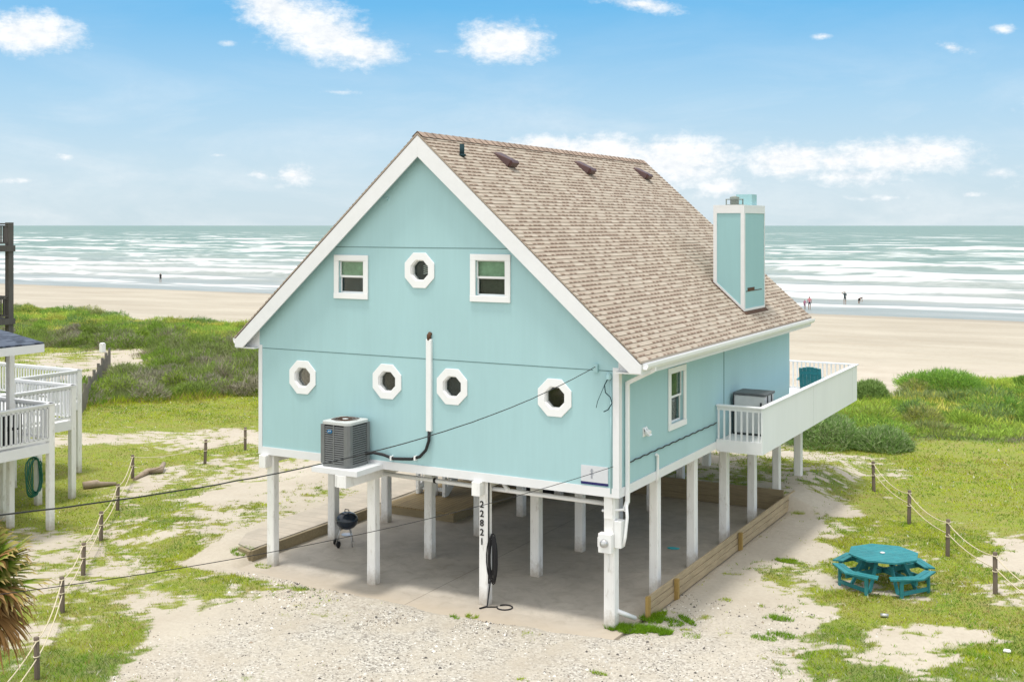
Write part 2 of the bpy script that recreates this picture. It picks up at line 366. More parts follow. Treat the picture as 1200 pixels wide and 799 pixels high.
def hfun(x, y):
    x = np.asarray(x, float); y = np.asarray(y, float)
    z = .10*(fbm(x/5, y/5, 21, 3)-.5) * (1-sstep(90,105,y)) * sstep(3, 8, np.hypot(np.maximum(np.abs(x+4.5)-4.9,0), np.maximum(np.abs(y-6)-6,0)))
    z = z + .02*(fbm(x/.5, y/.5, 33, 3)-.5)
    # raised ground left of the slab and behind it
    z = z + .24*sstep(-9.75, -9.95, x)*sstep(-.9, .6, y)*(1-sstep(11, 22, y))*(1-sstep(-13, -17, x))
    z = z + .45*sstep(11.45, 11.7, y)*(1-sstep(16, 22, y))*sstep(-14,-9,x)*(1-sstep(.3, 1.8, x))
    # sink below the slab
    ins = sstep(-9.95, -9.75, x)*(1-sstep(.35, .55, x))*sstep(0, .30, y-(-.78-.30*np.sin((x+9.6)/10*np.pi)+.30*(fbm(x/.9, y/.9, 61, 3)-.5)))*(1-sstep(11.45, 11.7, y))
    z = z + .026*sstep(-2.6,-1.35,y)*sstep(-10.5,-9.7,x)*(1-sstep(.4,1.2,x))*(1-sstep(.0,.6,y)) - .10*ins
    # creeping sand on the front edge of the slab
    # dunes
    d = sstep(27, 40, y + .0*x)*(1-sstep(0, 9, y-edge_v(x)))
    z = z + d*(.35 + 1.1*(fbm(x/7, y/7, 41, 3)-.35))
    b = sstep(0, 66, y-51)
    z = z - b*1.6 - .9*sstep(110, 124, y)
    z = z + .05*(fbm(x/3, y/3, 51, 3)-.5)*sstep(48, 54, y)*(1-sstep(80, 100, y))
    return z
def H(x, y): return float(hfun(np.array([x]), np.array([y]))[0])

# ------------------------------------------------------------------ ground
def ground():
    xs = np.unique(np.concatenate([[-6000,-2500,-1200,-700,-450,-330,-260], np.arange(-220,-52,2.0), np.arange(-52,-24,.5), np.arange(-24,13,.13), np.arange(13,26,.5), np.arange(26,60,3), [80,120,200,400,900,2500,6000]]))
    ys = np.unique(np.concatenate([[-6000,-2500,-900,-400,-200,-100,-60,-40,-30,-22,-18], np.arange(-15,-9,.5), np.arange(-9,20,.13), np.arange(20,55,.4), np.arange(55,140,1.5), [150,170,200]]))
    X, Y = np.meshgrid(xs, ys); Z = hfun(X, Y); k, h, hue = cover2(X, Y)
    nx, ny = len(xs), len(ys); V = np.stack([X, Y, Z], -1).reshape(-1, 3)
    i = np.arange(nx*ny).reshape(ny, nx)
    Q = np.stack([i[:-1,:-1], i[:-1,1:], i[1:,1:], i[1:,:-1]], -1).reshape(-1, 4)
    far = np.where((np.abs(X) > 120) | (Y < -20), .35, k)
    k = np.where(Y < 40, far, k)
    # r: cover, g: hue/3, b: gravel amount
    dr = sstep(6.5, 3.5, np.hypot((X+1)/1.25, (Y+5)/1.2)) ; g = np.maximum(sstep(0,1,1-np.abs(X+1.5)/8.5)*sstep(1,-1.5,Y), dr)
    g = np.maximum(g, sstep(.6,1.2,X)*sstep(5.0,3.0,X)*sstep(3.5,0,Y)*.8)
    col = np.stack([k, hue/3, g], -1).reshape(-1, 3)
    m, nt, b = material('sand_and_soil'); p = pos(nt)
    at = nt.new('ShaderNodeAttribute', attribute_name='tint'); sp = nt.new('ShaderNodeSeparateColor'); nt.link(at.outputs['Color'], sp.inputs[0])
    sx = nt.new('ShaderNodeSeparateXYZ'); nt.link(p, sx.inputs[0])
    n1 = nt.noise(p, .55, 5, .6); n2 = nt.noise(p, 9, 5, .65); n3 = nt.noise(p, 38, 3, .6)
    sand = nt.mix(nt.mrange(n1, .3, .7), (.44,.39,.315), (.52,.475,.395))
    sand = nt.mix(nt.mrange(n2, .42, .75, 0, .35), sand, (.34,.29,.225))
    # gravel: grey and white shell speckle
    vor = nt.new('ShaderNodeTexVoronoi'); vor.inputs['Scale'].default_value = 26; nt.link(p, vor.inputs['Vector'])
    vc = nt.new('ShaderNodeSeparateColor'); nt.link(vor.outputs['Color'], vc.inputs[0])
    grv = nt.ramp(vc.outputs[0], [(0,(.13,.12,.105)),(.14,(.27,.25,.225)),(.4,(.42,.39,.34)),(.8,(.52,.49,.43)),(1,(.68,.66,.61))])
    gm = nt.math('MULTIPLY', sp.outputs[2], nt.mrange(nt.noise(p, .8, 5, .65), .36, .6, .15, .85))
    sand = nt.mix(gm, sand, grv)
    # beach: smooth warm dry sand, then wet darker sand at the waterline
    bn = nt.noise(nt.mapping(p, (.5,1,1)), .12, 5, .6); bn2 = nt.noise(nt.mapping(p, (.15,1,1)), .5, 4, .6)
    beach = nt.mix(nt.mrange(bn, .35, .65), (.385,.345,.275), (.465,.425,.345))
    beach = nt.mix(nt.mrange(bn2, .5, .8, 0, .45), beach, (.33,.27,.20))
    beach = nt.mix(nt.mrange(nt.noise(p, 2.2, 5, .7), .52, .75, 0, .4), beach, (.28,.235,.18))
    isb = nt.mrange(sx.outputs[1], 47, 54); sand = nt.mix(isb, sand, beach)
    wetn = nt.math('ADD', sx.outputs[1], nt.math('MULTIPLY', nt.noise(nt.mapping(p, (.3,1,1)), .09, 4), 14))
    wet = nt.mrange(wetn, 110, 118.5); sand = nt.mix(wet, sand, (.26,.225,.175))
    hue = nt.math('MULTIPLY', sp.outputs[1], 3)
    soil = nt.mix(nt.mrange(n2, .35, .7), (.16,.21,.012), (.25,.285,.03))
    soil = nt.mix(nt.mrange(nt.noise(p, 1.4, 4, .6), .45, .7, 0, .6), soil, (.27,.21,.08))
    soil = nt.mix(nt.mrange(hue, .5, 1.0, 0, .6), soil, (.075,.135,.018))
    soil = nt.mix(nt.mrange(hue, 1.5, 2.0, 0, .7), soil, (.055,.065,.03))
    cv = nt.mrange(nt.math('ADD', sp.outputs[0], nt.math('MULTIPLY', nt.math('SUBTRACT', n3, .5), .9)), .3, .95)
    col2 = nt.mix(nt.math('MULTIPLY', cv, .92), sand, soil)
    setc(nt, b, col2, nt.mrange(wet, 0, 1, .95, .35), .2)
    hsum = nt.math('ADD', nt.math('MULTIPLY', n2, .6), nt.math('MULTIPLY', vor.outputs['Distance'], nt.math('MULTIPLY', sp.outputs[2], .8)))
    tr = nt.math('MULTIPLY', nt.noise(p, 3.2, 4, .6), 1.6)
    bump(nt, b, nt.math('ADD', hsum, tr), .55, .035)
    o = fast_mesh('ground', V, Q, m, col, k=4, smooth=True); tag(o, kind='structure')
ground()

# ------------------------------------------------------------------ sea with real breakers
def sea():
    phi = np.concatenate([[-86,-82,-76,-70,-64], np.linspace(-60, 20, 640), [28,40,55,66,76,84]]); phi = np.radians(phi)
    vs = np.unique(np.concatenate([np.arange(108,190,.7), 190*1.0068**np.arange(0,300), [1700,2200,3500,6000,12000,25000,40000]]))
    P, Y = np.meshgrid(phi, vs); X = CAMX + np.tan(P)*(Y-CAMY)
    off = Y-118
    rough = 1.0 - sstep(500, 1500, Y)
    # breaker lines lie parallel to the shore; wavy and broken along it
    amp = sstep(2, 30, off)*(1-sstep(300, 800, off)*.6)
    wob = 58*(fbm(X/130, Y/120, 61, 3)-.5)*sstep(0,90,off) + 13*(fbm(X/26, Y/40, 62, 3)-.5)*sstep(-5,30,off)
    o2 = np.maximum(off + wob, .01); q = o2/13.0; ph = np.log1p(q/3.2)*3.7; j = np.floor(ph); fr = ph-j
    b1 = fbm(X/55 + j*7.37, j*3.1 + Y/500, 71, 3); b2 = fbm(X/13 + j*3.3, Y/9, 72, 3)
    st = fbm(X/12, Y/2.6, 97, 4); st2 = fbm(X/30, Y/7, 98, 4)
    zone = sstep(8, 40, off)*(1-sstep(330, 800, off))
    crest = np.exp(-((fr-.36)/.10)**2)
    Z = -1.52 + 1.25*crest*amp*(.25+1.0*b1) + .10*(fbm(X/3, Y/2, 81, 3)-.5)*amp - .1*sstep(900, 2500, Y)
    bk = sstep(.44, .53, b1*.62 + b2*.38 - .035 + .06*zone - .10*sstep(250,600,off) + .05*(1-sstep(15,200,off)))
    tail = .40 + 1.5*np.clip(st2-.38,0,1) + .9*(b1-.5)
    foam = bk*sstep(.25, .30, fr + .22*(st2-.5) + .1*(st-.5))*(1-sstep(tail, tail+.22, fr + .8*(st-.5)))
    foam = np.maximum(foam, .85*sstep(.545,.64, st*.45+st2*.55 + .07*zone - .04)*zone*(1-sstep(160,420,off)))
    swash = sstep(1.3,.3,np.abs(off-2-5*(fbm(X/16,X*0,98,3)-.5)*2)) + .8*sstep(1.2,.2,np.abs(off-9-6*(fbm(X/24,X*0+4,98,3)-.5)*2))*sstep(.42,.5,fbm(X/20,X*0+9,96,3))
    foam = np.maximum(foam, .8*np.clip(swash,0,1))
    foam = foam*(1-sstep(380, 800, off)*.92)
    far = .9*sstep(.64,.72, fbm(X/30, Y/14, 99, 3))*(1-sstep(900,1600,off))*sstep(150,300,off)
    foam = np.clip(np.maximum(foam, far), 0, 1)
    foam = foam*(.30+1.15*(.5*fbm(X/8, Y/1.6, 141, 3)+.5*fbm(X/2.5, Y/.9, 142, 2)))
    foam = np.maximum(foam, .27*zone*(1-sstep(60,330,off))*fbm(X/18, Y/4, 143, 4)*1.4)
    ny, nx = X.shape; V = np.stack([X, Y, Z], -1).reshape(-1, 3); i = np.arange(nx*ny).reshape(ny, nx)
    Q = np.stack([i[:-1,:-1], i[:-1,1:], i[1:,1:], i[1:,:-1]], -1).reshape(-1, 4)
    col = np.stack([foam, sstep(0, 200, off), foam*0], -1).reshape(-1, 3)
    m, nt, b = material('surf_water'); p = pos(nt)
    at = nt.new('ShaderNodeAttribute', attribute_name='tint'); sp = nt.new('ShaderNodeSeparateColor'); nt.link(at.outputs['Color'], sp.inputs[0])
    fn = nt.noise(nt.mapping(p, (.35,1,1)), 1.1, 6, .7); fn2 = nt.noise(nt.mapping(p, (.25,1,1)), .22, 5, .65)
    f = nt.mrange(nt.math('ADD', sp.outputs[0], nt.math('MULTIPLY', nt.math('SUBTRACT', fn, .5), .7)), .12, .86, 0, 1)
    wv = nt.mix(nt.mrange(fn2, .35, .65), (.14,.22,.185), (.215,.295,.25))
    wn = nt.mix(nt.mrange(fn2, .35, .65), (.25,.285,.27), (.34,.365,.35))
    wc = nt.mix(sp.outputs[1], wn, wv)
    col2 = nt.mix(f, wc, (.62,.635,.635))
    setc(nt, b, col2, nt.mrange(f, 0, 1, .42, .8), .22)
    bump(nt, b, nt.math('ADD', fn, nt.math('MULTIPLY', nt.noise(nt.mapping(p,(.5,1,1)), 2.5, 4), .5)), .6, .25)
    tag(fast_mesh('sea', V, Q, m, col, k=4, smooth=True), kind='structure')
sea()

# ------------------------------------------------------------------ grass and dune plants
def leafmat(name, rough=.6, tr=.35):
    m = bpy.data.materials.new(name); m.use_nodes = True; nt = NT(m); nt.n.clear()
    out = nt.new('ShaderNodeOutputMaterial'); at = nt.new('ShaderNodeAttribute', attribute_name='tint')
    d = nt.new('ShaderNodeBsdfDiffuse'); t = nt.new('ShaderNodeBsdfTranslucent'); mx = nt.new('ShaderNodeMixShader'); mx.inputs[0].default_value = tr
    n = nt.noise(pos(nt), 3.0, 3, .6); c = nt.mix(nt.mrange(n, .3, .7, 0, .3), at.outputs['Color'], nt.mix(1.0, at.outputs['Color'], (.55,.6,.45), 'MULTIPLY'))
    for sh in (d, t): nt.link(c, sh.inputs[0])
    nt.link(d.outputs[0], mx.inputs[1]); nt.link(t.outputs[0], mx.inputs[2]); nt.link(mx.outputs[0], out.inputs[0]); return m
M['leaf'] = leafmat('grass_blades')
PAL = np.array([[.45,.52,.035],[.17,.34,.025],[.26,.30,.13],[.38,.54,.085]])
def huecol(h):
    h = np.clip(h, 0, 3); i = np.minimum(np.floor(h).astype(int), 2); f = (h-i)[:, None]; return PAL[i]*(1-f)+PAL[i+1]*f
def blades(x, y, z, hgt, wid, lean, col):
    n = len(x); a = rng.uniform(0, 2*np.pi, n); b = rng.uniform(0, 2*np.pi, n)
    dx = np.cos(a)*wid/2; dy = np.sin(a)*wid/2; lx = np.cos(b)*hgt*lean; ly = np.sin(b)*hgt*lean
    V = np.empty((n, 3, 3)); V[:,0] = np.stack([x-dx, y-dy, z], -1); V[:,1] = np.stack([x+dx, y+dy, z], -1); V[:,2] = np.stack([x+lx, y+ly, z+hgt], -1)
    return V.reshape(-1, 3), np.repeat(col, 3, 0)
def grass():
    VV = []; CC = []
    # lawns and sand-binding cover near the house: three rings, blade size follows nothing but the growth map
    for (x0,x1,y0,y1,n,ws) in ((-15,13,-10,12,520000,.011),(-36,16,-2,22,300000,.022),(-60,22,14,50,170000,.035)):
        x = rng.uniform(x0, x1, n); y = rng.uniform(y0, y1, n)
        k, h, hue = cover2(x, y); keep = rng.uniform(0,1,n) < k*.95
        x, y, h, hue = x[keep], y[keep], h[keep], hue[keep]; n = len(x)
        hue = hue + ((fbm(x/1.1, y/1.1, 77, 3)-.5)*2.2 + (vnoise(x/.2, y/.2, 76)-.5)*1.5)*(hue < 1.4)
        col = huecol(hue); br = (.65+.6*rng.uniform(0,1,n))*(.35+1.25*(.5*fbm(x/.7, y/.7, 78, 3)+.5*vnoise(x/.13, y/.13, 75))); col = col*br[:, None]
        dry = rng.uniform(0,1,n) < (.05+.30*sstep(.42,.68,fbm(x/2.3, y/2.3, 79, 4))*(hue < 1)); col[dry] = np.array([.40,.31,.12])*rng.uniform(.7,1.2,(dry.sum(),1))
        wh = (rng.uniform(0,1,n) < .012) & (h < .12); col[wh] = (.75,.75,.62)
        hh = np.minimum(h, .35)*rng.uniform(.5,1.3,n)*(.6+.8*fbm(x/1.3, y/1.3, 80, 2))
        w = ws*rng.uniform(.7,1.6,n)*(1+1.2*wh)
        V, C = blades(x, y, hfun(x, y)-.01, hh, w, .8, col); VV.append(V); CC.append(C)
    V = np.concatenate(VV); C = np.concatenate(CC)
    tag(fast_mesh('grass', V, np.arange(len(V)).reshape(-1,3), M['leaf'], C), kind='stuff')
grass()
def clump_field(name, pts, per, size, height, colfn, w, seed):
    # many leafy clumps merged in one mass: each point throws a fan of narrow leaves
    r = np.random.default_rng(seed); n = len(pts); m = n*per
    P = np.repeat(pts, per, 0); S = np.repeat(size, per); Hh = np.repeat(height, per)
    a = r.uniform(0, 2*np.pi, m); q = np.sqrt(r.uniform(0,1,m)); px = P[:,0]+np.cos(a)*q*S; py = P[:,1]+np.sin(a)*q*S
    top = Hh*(1-.75*q**2)*r.uniform(.55,1.1,m); base = top*r.uniform(.0,.65,m)
    z0 = hfun(px, py)+base; b = a + r.normal(0,.9,m); ln = (top-base)+.08
    tilt = r.uniform(.2,1.1,m)
    c = r.uniform(0, 2*np.pi, m); ww = w*r.uniform(.6,1.5,m)
    V = np.empty((m,3,3)); V[:,0] = np.stack([px-np.cos(c)*ww/2, py-np.sin(c)*ww/2, z0], -1); V[:,1] = np.stack([px+np.cos(c)*ww/2, py+np.sin(c)*ww/2, z0], -1)
    V[:,2] = np.stack([px+np.cos(b)*ln*tilt, py+np.sin(b)*ln*tilt, z0+ln*.9], -1)
    col = colfn(px, py, np.repeat(np.arange(n), per), r)
    o = fast_mesh(name, V.reshape(-1,3), np.arange(m*3).reshape(-1,3), M['leaf'], np.repeat(col,3,0)); return o
def dune_fields():
    n = 16000; x = rng.uniform(-95, 22, n); y = rng.uniform(22, 56, n)
    k, h, hue = cover2(x, y); ok = (k > .35) & (h > .16)
    x, y, h, hue = x[ok], y[ok], h[ok], hue[ok]
    g = hue > 2.35; rr = np.random.default_rng(5)
    def cf_green(px, py, idx, r):
        base = np.array([[.20,.275,.05],[.27,.32,.06],[.12,.20,.04],[.33,.31,.08],[.15,.18,.08]])
        pk = np.clip((fbm(px/4, py/4, 201, 3)-.28)/.46*4.99, 0, 4.99).astype(int)
        return base[pk]*2.1*(.65+.7*r.uniform(0,1,len(px)))[:,None]
    def cf_grey(px, py, idx, r):
        base = np.array([[.14,.19,.05],[.18,.18,.11],[.20,.18,.13],[.17,.22,.06],[.13,.17,.06]])
        pk = np.clip((fbm(px/2.2, py/2.2, 211, 3)-.25)/.5*4.99, 0, 4.99).astype(int)
        return base[pk]*1.75*(.6+.75*r.uniform(0,1,len(px)))[:,None]
    P = np.stack([x,y],-1)
    sz = .35+.55*rr.uniform(0,1,len(x))
    o = clump_field('dune_plants', P[g], 40, sz[g], (h[g]*rr.uniform(.5,1.5,g.sum())*(.15+2.6*np.clip(fbm(x[g]/2.2,y[g]/2.2,221,3)-.25,0,1))), cf_green, .05, 31)
    tag(o, kind='stuff')
    q = ~g
    o = clump_field('grey_brush', P[q], 46, sz[q], (h[q]*rr.uniform(.7,1.4,q.sum())*(.12+2.9*np.clip(fbm(x[q]/2.4,y[q]/2.4,222,3)-.25,0,1))), cf_grey, .045, 32)
    tag(o, kind='stuff')
dune_fields()
def mounds(name, C, rx, h, n, pal, seed, w=.045):
    r = np.random.default_rng(seed); m = len(C); idx = np.repeat(np.arange(m), n); N = m*n
    u = r.normal(0,1,(N,3)); u[:,2] = np.abs(u[:,2]); u /= np.linalg.norm(u,axis=1)[:,None]
    rad = r.uniform(.55,1.02,N)**.6; lump = .68+.6*vnoise(u[:,0]*2.6+idx*3.1, u[:,1]*2.6+u[:,2]*2+idx*1.7, 301)
    S = np.stack([rx[idx], rx[idx]*.85, h[idx]], -1); P = u*(rad*lump)[:,None]*S
    P[:,0] += C[idx,0]; P[:,1] += C[idx,1]; P[:,2] += hfun(P[:,0], P[:,1])-.05
    d = u+r.normal(0,.55,(N,3)); d[:,2] = np.abs(d[:,2])+.35; d /= np.linalg.norm(d,axis=1)[:,None]
    sd = np.cross(d, r.normal(0,1,(N,3))); sd /= np.linalg.norm(sd,axis=1)[:,None]; ww = (w*r.uniform(.5,1.5,N))[:,None]/2; L = r.uniform(.10,.30,N)[:,None]
    V = np.stack([P-sd*ww, P+sd*ww, P+d*L], 1)
    pc = np.array(pal)[r.integers(0,len(pal),m)]; pc2 = np.array(pal)[r.integers(0,len(pal),m)]; t = r.uniform(0,1,(N,1)) < .25
    col = np.where(t, pc2[idx], pc[idx])*r.uniform(.55,1.35,(N,1))
    tag(fast_mesh(name, V.reshape(-1,3), np.arange(N*3).reshape(-1,3), M['leaf'], np.repeat(col,3,0)), kind='stuff')
def mound_fields():
    r = np.random.default_rng(77)
    def pick(n, test, x0,x1,y0,y1):
        x = r.uniform(x0,x1,n); y = r.uniform(y0,y1,n); k, h, hue = cover2(x, y); ok = (k > .4) & test(h, hue); return np.stack([x[ok],y[ok]],-1)
    C = pick(900, lambda h,q: (h > .45)&(q < 2.45), -70,-18,14,46); C = C[:190]; m = len(C)
    mounds('scrub_mounds', C, r.uniform(.7,1.7,m), r.uniform(.4,.95,m), 1300, [(.27,.35,.10),(.33,.37,.17),(.34,.31,.22),(.40,.37,.28),(.26,.40,.07),(.36,.48,.09),(.30,.42,.09)], 501)
    C = pick(1600, lambda h,q: (h > .16)&(q >= 2.35), -90,16,26,50); C = C[:300]; m = len(C)
    mounds('dune_mounds', C, r.uniform(.6,1.9,m), r.uniform(.25,.75,m), 1100, [(.29,.46,.09),(.37,.54,.10),(.44,.58,.11),(.19,.36,.07),(.54,.56,.13),(.26,.38,.14),(.38,.40,.16)], 502, .036)
mound_fields()
def shrub(x, y, rx, ry, h, base, label, name='dune_shrub', n=9000):
    z = H(x, y); root = empty(name, (x, y, z), 0, label, 'shrub', None)
    r = np.random.default_rng(int(abs(x*97+y*31))); 
    u = r.normal(0,1,(n,3)); u /= np.linalg.norm(u,axis=1)[:,None]; rad = r.uniform(.45,1,n)**.5
    lump = .72+.5*vnoise(u[:,0]*2.3+5, u[:,1]*2.3+u[:,2]*2, 301)
    c = u*rad[:,None]*lump[:,None]*np.array([rx,ry,h]); c[:,2] = np.abs(c[:,2])*.95
    L = r.uniform(.10,.24,n); d = u+r.normal(0,.6,(n,3)); d[:,2] = np.abs(d[:,2])+.3; d /= np.linalg.norm(d,axis=1)[:,None]
    s = np.cross(d, r.normal(0,1,(n,3))); s /= np.linalg.norm(s,axis=1)[:,None]; w = r.uniform(.02,.05,n)
    V = np.stack([c-s*w[:,None]/2, c+s*w[:,None]/2, c+d*L[:,None]], 1)
    b = 1.7*np.array(base)[r.integers(0,len(base),n)]*r.uniform(.6,1.3,(n,1))
    o = fast_mesh('foliage', V.reshape(-1,3), np.arange(n*3).reshape(-1,3), M['leaf'], np.repeat(b,3,0)); o.parent = root
    mb = MB()
    for i in range(9):
        a = i*.7; mb.tube([(x,y,z-.05),(x+math.cos(a)*rx*.3,y+math.sin(a)*ry*.3,z+h*.4),(x+math.cos(a)*rx*.6,y+math.sin(a)*ry*.6,z+h*.7)],[.02,.014,.006],5)
    mb.build('stem', M['greypost'], root)
GB = [(.16,.25,.08),(.21,.28,.12),(.26,.31,.17),(.13,.22,.06)]
shrub(-1.2, 22.6, 1.7, 1.5, 1.15, GB, 'large grey-green dune shrub just beyond the deck corner post')
shrub(.9, 22.9, 1.3, 1.2, .75, GB, 'low grey-green shrub on the right flank of the large one beyond the deck')
shrub(-3.3, 23.8, 1.6, 1.3, 1.0, GB, 'grey-green shrub seen under the deck floor among the pilings')
shrub(.9, 37.6, 2.3, 1.3, .95, [(.14,.26,.05),(.18,.30,.07),(.22,.34,.06)], 'dark green rounded shrub on the dune crest at the edge of the beach')
shrub(-1.9, 34.0, 1.0, .8, .8, [(.18,.26,.09),(.22,.30,.10),(.15,.22,.07)], 'small upright shrub at the beach edge beside the far deck corner')
shrub(5.2, 40.5, 1.4, 1.0, .6, [(.10,.19,.03),(.15,.23,.05)], 'bright low shrub on the crest at the right edge of the picture')
# small tufts standing in the sand
def tuft_patch(px, py, rx, ry, n, hue, hh, ang=0):
    x0, y0 = site(px, py); a = rng.uniform(0, 2*np.pi, n); q = np.sqrt(rng.uniform(0,1,n)); lx, ly = np.cos(a)*q*rx, np.sin(a)*q*ry
    x = x0+lx*math.cos(ang)-ly*math.sin(ang); y = y0+lx*math.sin(ang)+ly*math.cos(ang)
    nn = fbm(x/.22, y/.22, 401, 3); ok = nn > .42; x, y = x[ok], y[ok]; n = len(x)
    col = huecol(np.full(n, hue))*(.7+.6*rng.uniform(0,1,n))[:,None]
    return blades(x, y, np.maximum(hfun(x, y),0)-.01, hh*rng.uniform(.5,1.3,n), .014*rng.uniform(.7,1.5,n), .8, col)
TV = [tuft_patch(748,739,.70,.22,4200,.9,.11,R(15)), tuft_patch(775,728,.5,.25,1200,.9,.08), tuft_patch(810,745,.2,.2,120,.7,.06), tuft_patch(805,727,.35,.09,420,.9,.07,R(-40)), tuft_patch(770,722,.3,.14,500,.7,.09,R(80)),
      tuft_patch(926,658,.38,.18,900,.7,.07), tuft_patch(908,724,.4,.15,600,.9,.08), tuft_patch(915,745,.3,.2,500,.9,.08), tuft_patch(848,703,.2,.1,130,.3,.06), tuft_patch(553,723,.14,.1,260,.5,.08), tuft_patch(533,725,.12,.08,160,.9,.07),
      tuft_patch(700,789,.2,.06,160,.6,.06), tuft_patch(612,797,.12,.08,90,.3,.06), tuft_patch(308,664,.25,.14,350,.5,.08), tuft_patch(285,655,.35,.2,800,.8,.1), tuft_patch(895,748,.3,.14,240,.9,.07), tuft_patch(890,710,.12,.1,60,.5,.06)]
V = np.concatenate([t[0] for t in TV]); C = np.concatenate([t[1] for t in TV])
tag(fast_mesh('grass_tufts', V, np.arange(len(V)).reshape(-1,3), M['leaf'], C), kind='stuff')
# loose shell and gravel
def gravel():
    n = 60000; x = rng.uniform(-9.5, 5, n); y = rng.uniform(-9, 3, n)
    d = .25+.75*sstep(-2.6,-.9,y)*sstep(-.5,-1.1,y+.0*x)*sstep(-1,-4,x) + 1.0*np.exp(-(((x+5.2)/1.8)**2+((y+1.9)/.6)**2))
    d = d*sstep(.35,.62,fbm(x/1.1,y/1.1,501,4)); k,_,_ = cover2(x,y)
    ok = (rng.uniform(0,1,n) < d) & (k < .3) & ~((x>-9.7)&(x<.5)&(y>-.85)); x,y = x[ok],y[ok]; n=len(x)
    s = rng.uniform(.006,.021,n)*(1+1.1*(rng.uniform(0,1,n)<.07)); a = rng.uniform(0,6.28,n); z = hfun(x,y)
    V = np.empty((n,5,3)); 
    for k in range(4): V[:,k] = np.stack([x+np.cos(a+k*1.57)*s*rng.uniform(.7,1.3,n), y+np.sin(a+k*1.57)*s, z-.002],-1)
    V[:,4] = np.stack([x,y,z+s*.8],-1)
    i = np.arange(n)[:,None]*5; T = np.concatenate([i+np.array([[k,(k+1)%4,4]]) for k in range(4)])
    g = rng.uniform(0,1,n); c = np.where(g[:,None]<.5, np.array([.10,.09,.08]), np.where(g[:,None]<.6, np.array([.30,.24,.18]), np.array([.72,.70,.65])))*rng.uniform(.6,1.2,(n,1))
    m, nt, b = material('pebble_shell'); at = nt.new('ShaderNodeAttribute', attribute_name='tint'); nt.link(at.outputs['Color'], b.inputs['Base Color']); b.inputs['Roughness'].default_value=.7
    tag(fast_mesh('gravel', V.reshape(-1,3), T, m, np.repeat(c,5,0)), kind='stuff')
gravel()

# ------------------------------------------------------------------ slab and path
def slab():
    m, nt, b = material('garage_concrete'); p = pos(nt)
    n1 = nt.noise(p, .55, 6, .65, .5); n2 = nt.noise(p, 2.3, 6, .7, .8); n3 = nt.noise(p, 30, 3)
    c = nt.mix(nt.mrange(n1, .3, .7), (.37,.34,.295), (.54,.495,.425)); c = nt.mix(nt.mrange(n2, .45, .75, 0, .55), c, (.25,.215,.17))
    c = nt.mix(nt.mrange(n3, .4, .8, 0, .2), c, (.36,.32,.26))
    sx = nt.new('ShaderNodeSeparateXYZ'); nt.link(p, sx.inputs[0])
    e = nt.math('ADD', sx.outputs[1], nt.math('MULTIPLY', nt.noise(p, 1.6, 5, .7), -.9))
    dust = nt.mrange(e, -.25, -1.35); c = nt.mix(nt.math('MULTIPLY', dust, .85), c, (.47,.40,.31))
    e2 = nt.math('ADD', sx.outputs[0], nt.math('MULTIPLY', nt.noise(p, 1.9, 5, .7), 1.0)); c = nt.mix(nt.mrange(e2, .35, .95, 0, .6), c, (.45,.38,.29))
    jx = nt.math('PINGPONG', nt.math('ADD', sx.outputs[0], 10.7), 3.05); j = nt.math('LESS_THAN', jx, .012); c = nt.mix(nt.math('MULTIPLY', j, .5), c, (.09,.08,.07))
    setc(nt, b, c, .75, .3); bump(nt, b, n2, .15, .01)
    # front edge wanders where the sand covers it
    pts = [(-9.68,11.42),(-9.68,-.35)]
    for i in range(60):
        x = -9.68+i*10.0/59; pts.append((x, -1.15))
    pts += [(.34,-.35),(.34,11.42)]
    mb = MB(); mb.prism(pts, 'z', -.2, .004); o = mb.build('slab', m); tag(o, kind='structure')
    m2, nt, b = material('path_concrete'); p = pos(nt); n1 = nt.noise(p, 1.2, 6, .7)
    c = nt.mix(nt.mrange(n1, .4, .65), (.40,.36,.30), (.49,.435,.36)); sx = nt.new('ShaderNodeSeparateXYZ'); nt.link(p, sx.inputs[0])
    q = nt.math('FRACT', nt.math('DIVIDE', sx.outputs[1], .42)); c = nt.mix(nt.math('MULTIPLY', nt.math('LESS_THAN', q, .07), nt.mrange(n1,.4,.6,.1,.6)), c, (.25,.21,.17))
    setc(nt, b, c, .85, .2); bump(nt, b, n1, .2, .01)
    mb = MB(); mb.prism([(-9.96,.1),(-9.96,11.3),(-11.25,11.3),(-11.15,7),(-11.3,4),(-11.1,1.2),(-10.6,.35)], 'z', .05, .262); o = mb.build('path', m2); tag(o, kind='structure')
slab()

# ------------------------------------------------------------------ the beach house
XL, XR, YF, YB, ZB = -9.40, .25, -.20, 12.58, 2.80
XC, ZR, SL = -4.575, 10.49, .894
EXL, EXR, EY0, EY1 = -10.0, .85, -.41, 12.79
def roofz(x): return ZR - SL*abs(x-XC)
house = empty('beach_house', (XC, 6, 0), 0, 'pale teal beach house with tan shingle gable roof, raised on white pilings', 'house')
def oct8(r, a0=22.5): return [(r/math.cos(R(22.5))*math.cos(R(a0+45*k)), r/math.cos(R(22.5))*math.sin(R(a0+45*k))) for k in range(8)]
def rect(w, h): return [(-w/2,-h/2),(w/2,-h/2),(w/2,h/2),(-w/2,h/2)]
def wall_holes(mb, outer, holes, to3, t0, t1, mi=0):
    loops = [outer] + holes; pts = [p for l in loops for p in l]
    tris = tessellate_polygon([[Vector((p[0], p[1], 0)) for p in l] for l in loops])
    n = len(pts); mb.add([to3(p, t0) for p in pts] + [to3(p, t1) for p in pts], [tuple(t) for t in tris] + [tuple(n+i for i in reversed(t)) for t in tris], mi)
    for l in loops:
        k = len(l); mb.add([to3(p, t0) for p in l] + [to3(p, t1) for p in l], [(i,(i+1)%k,(i+1)%k+k,i+k) for i in range(k)], mi)
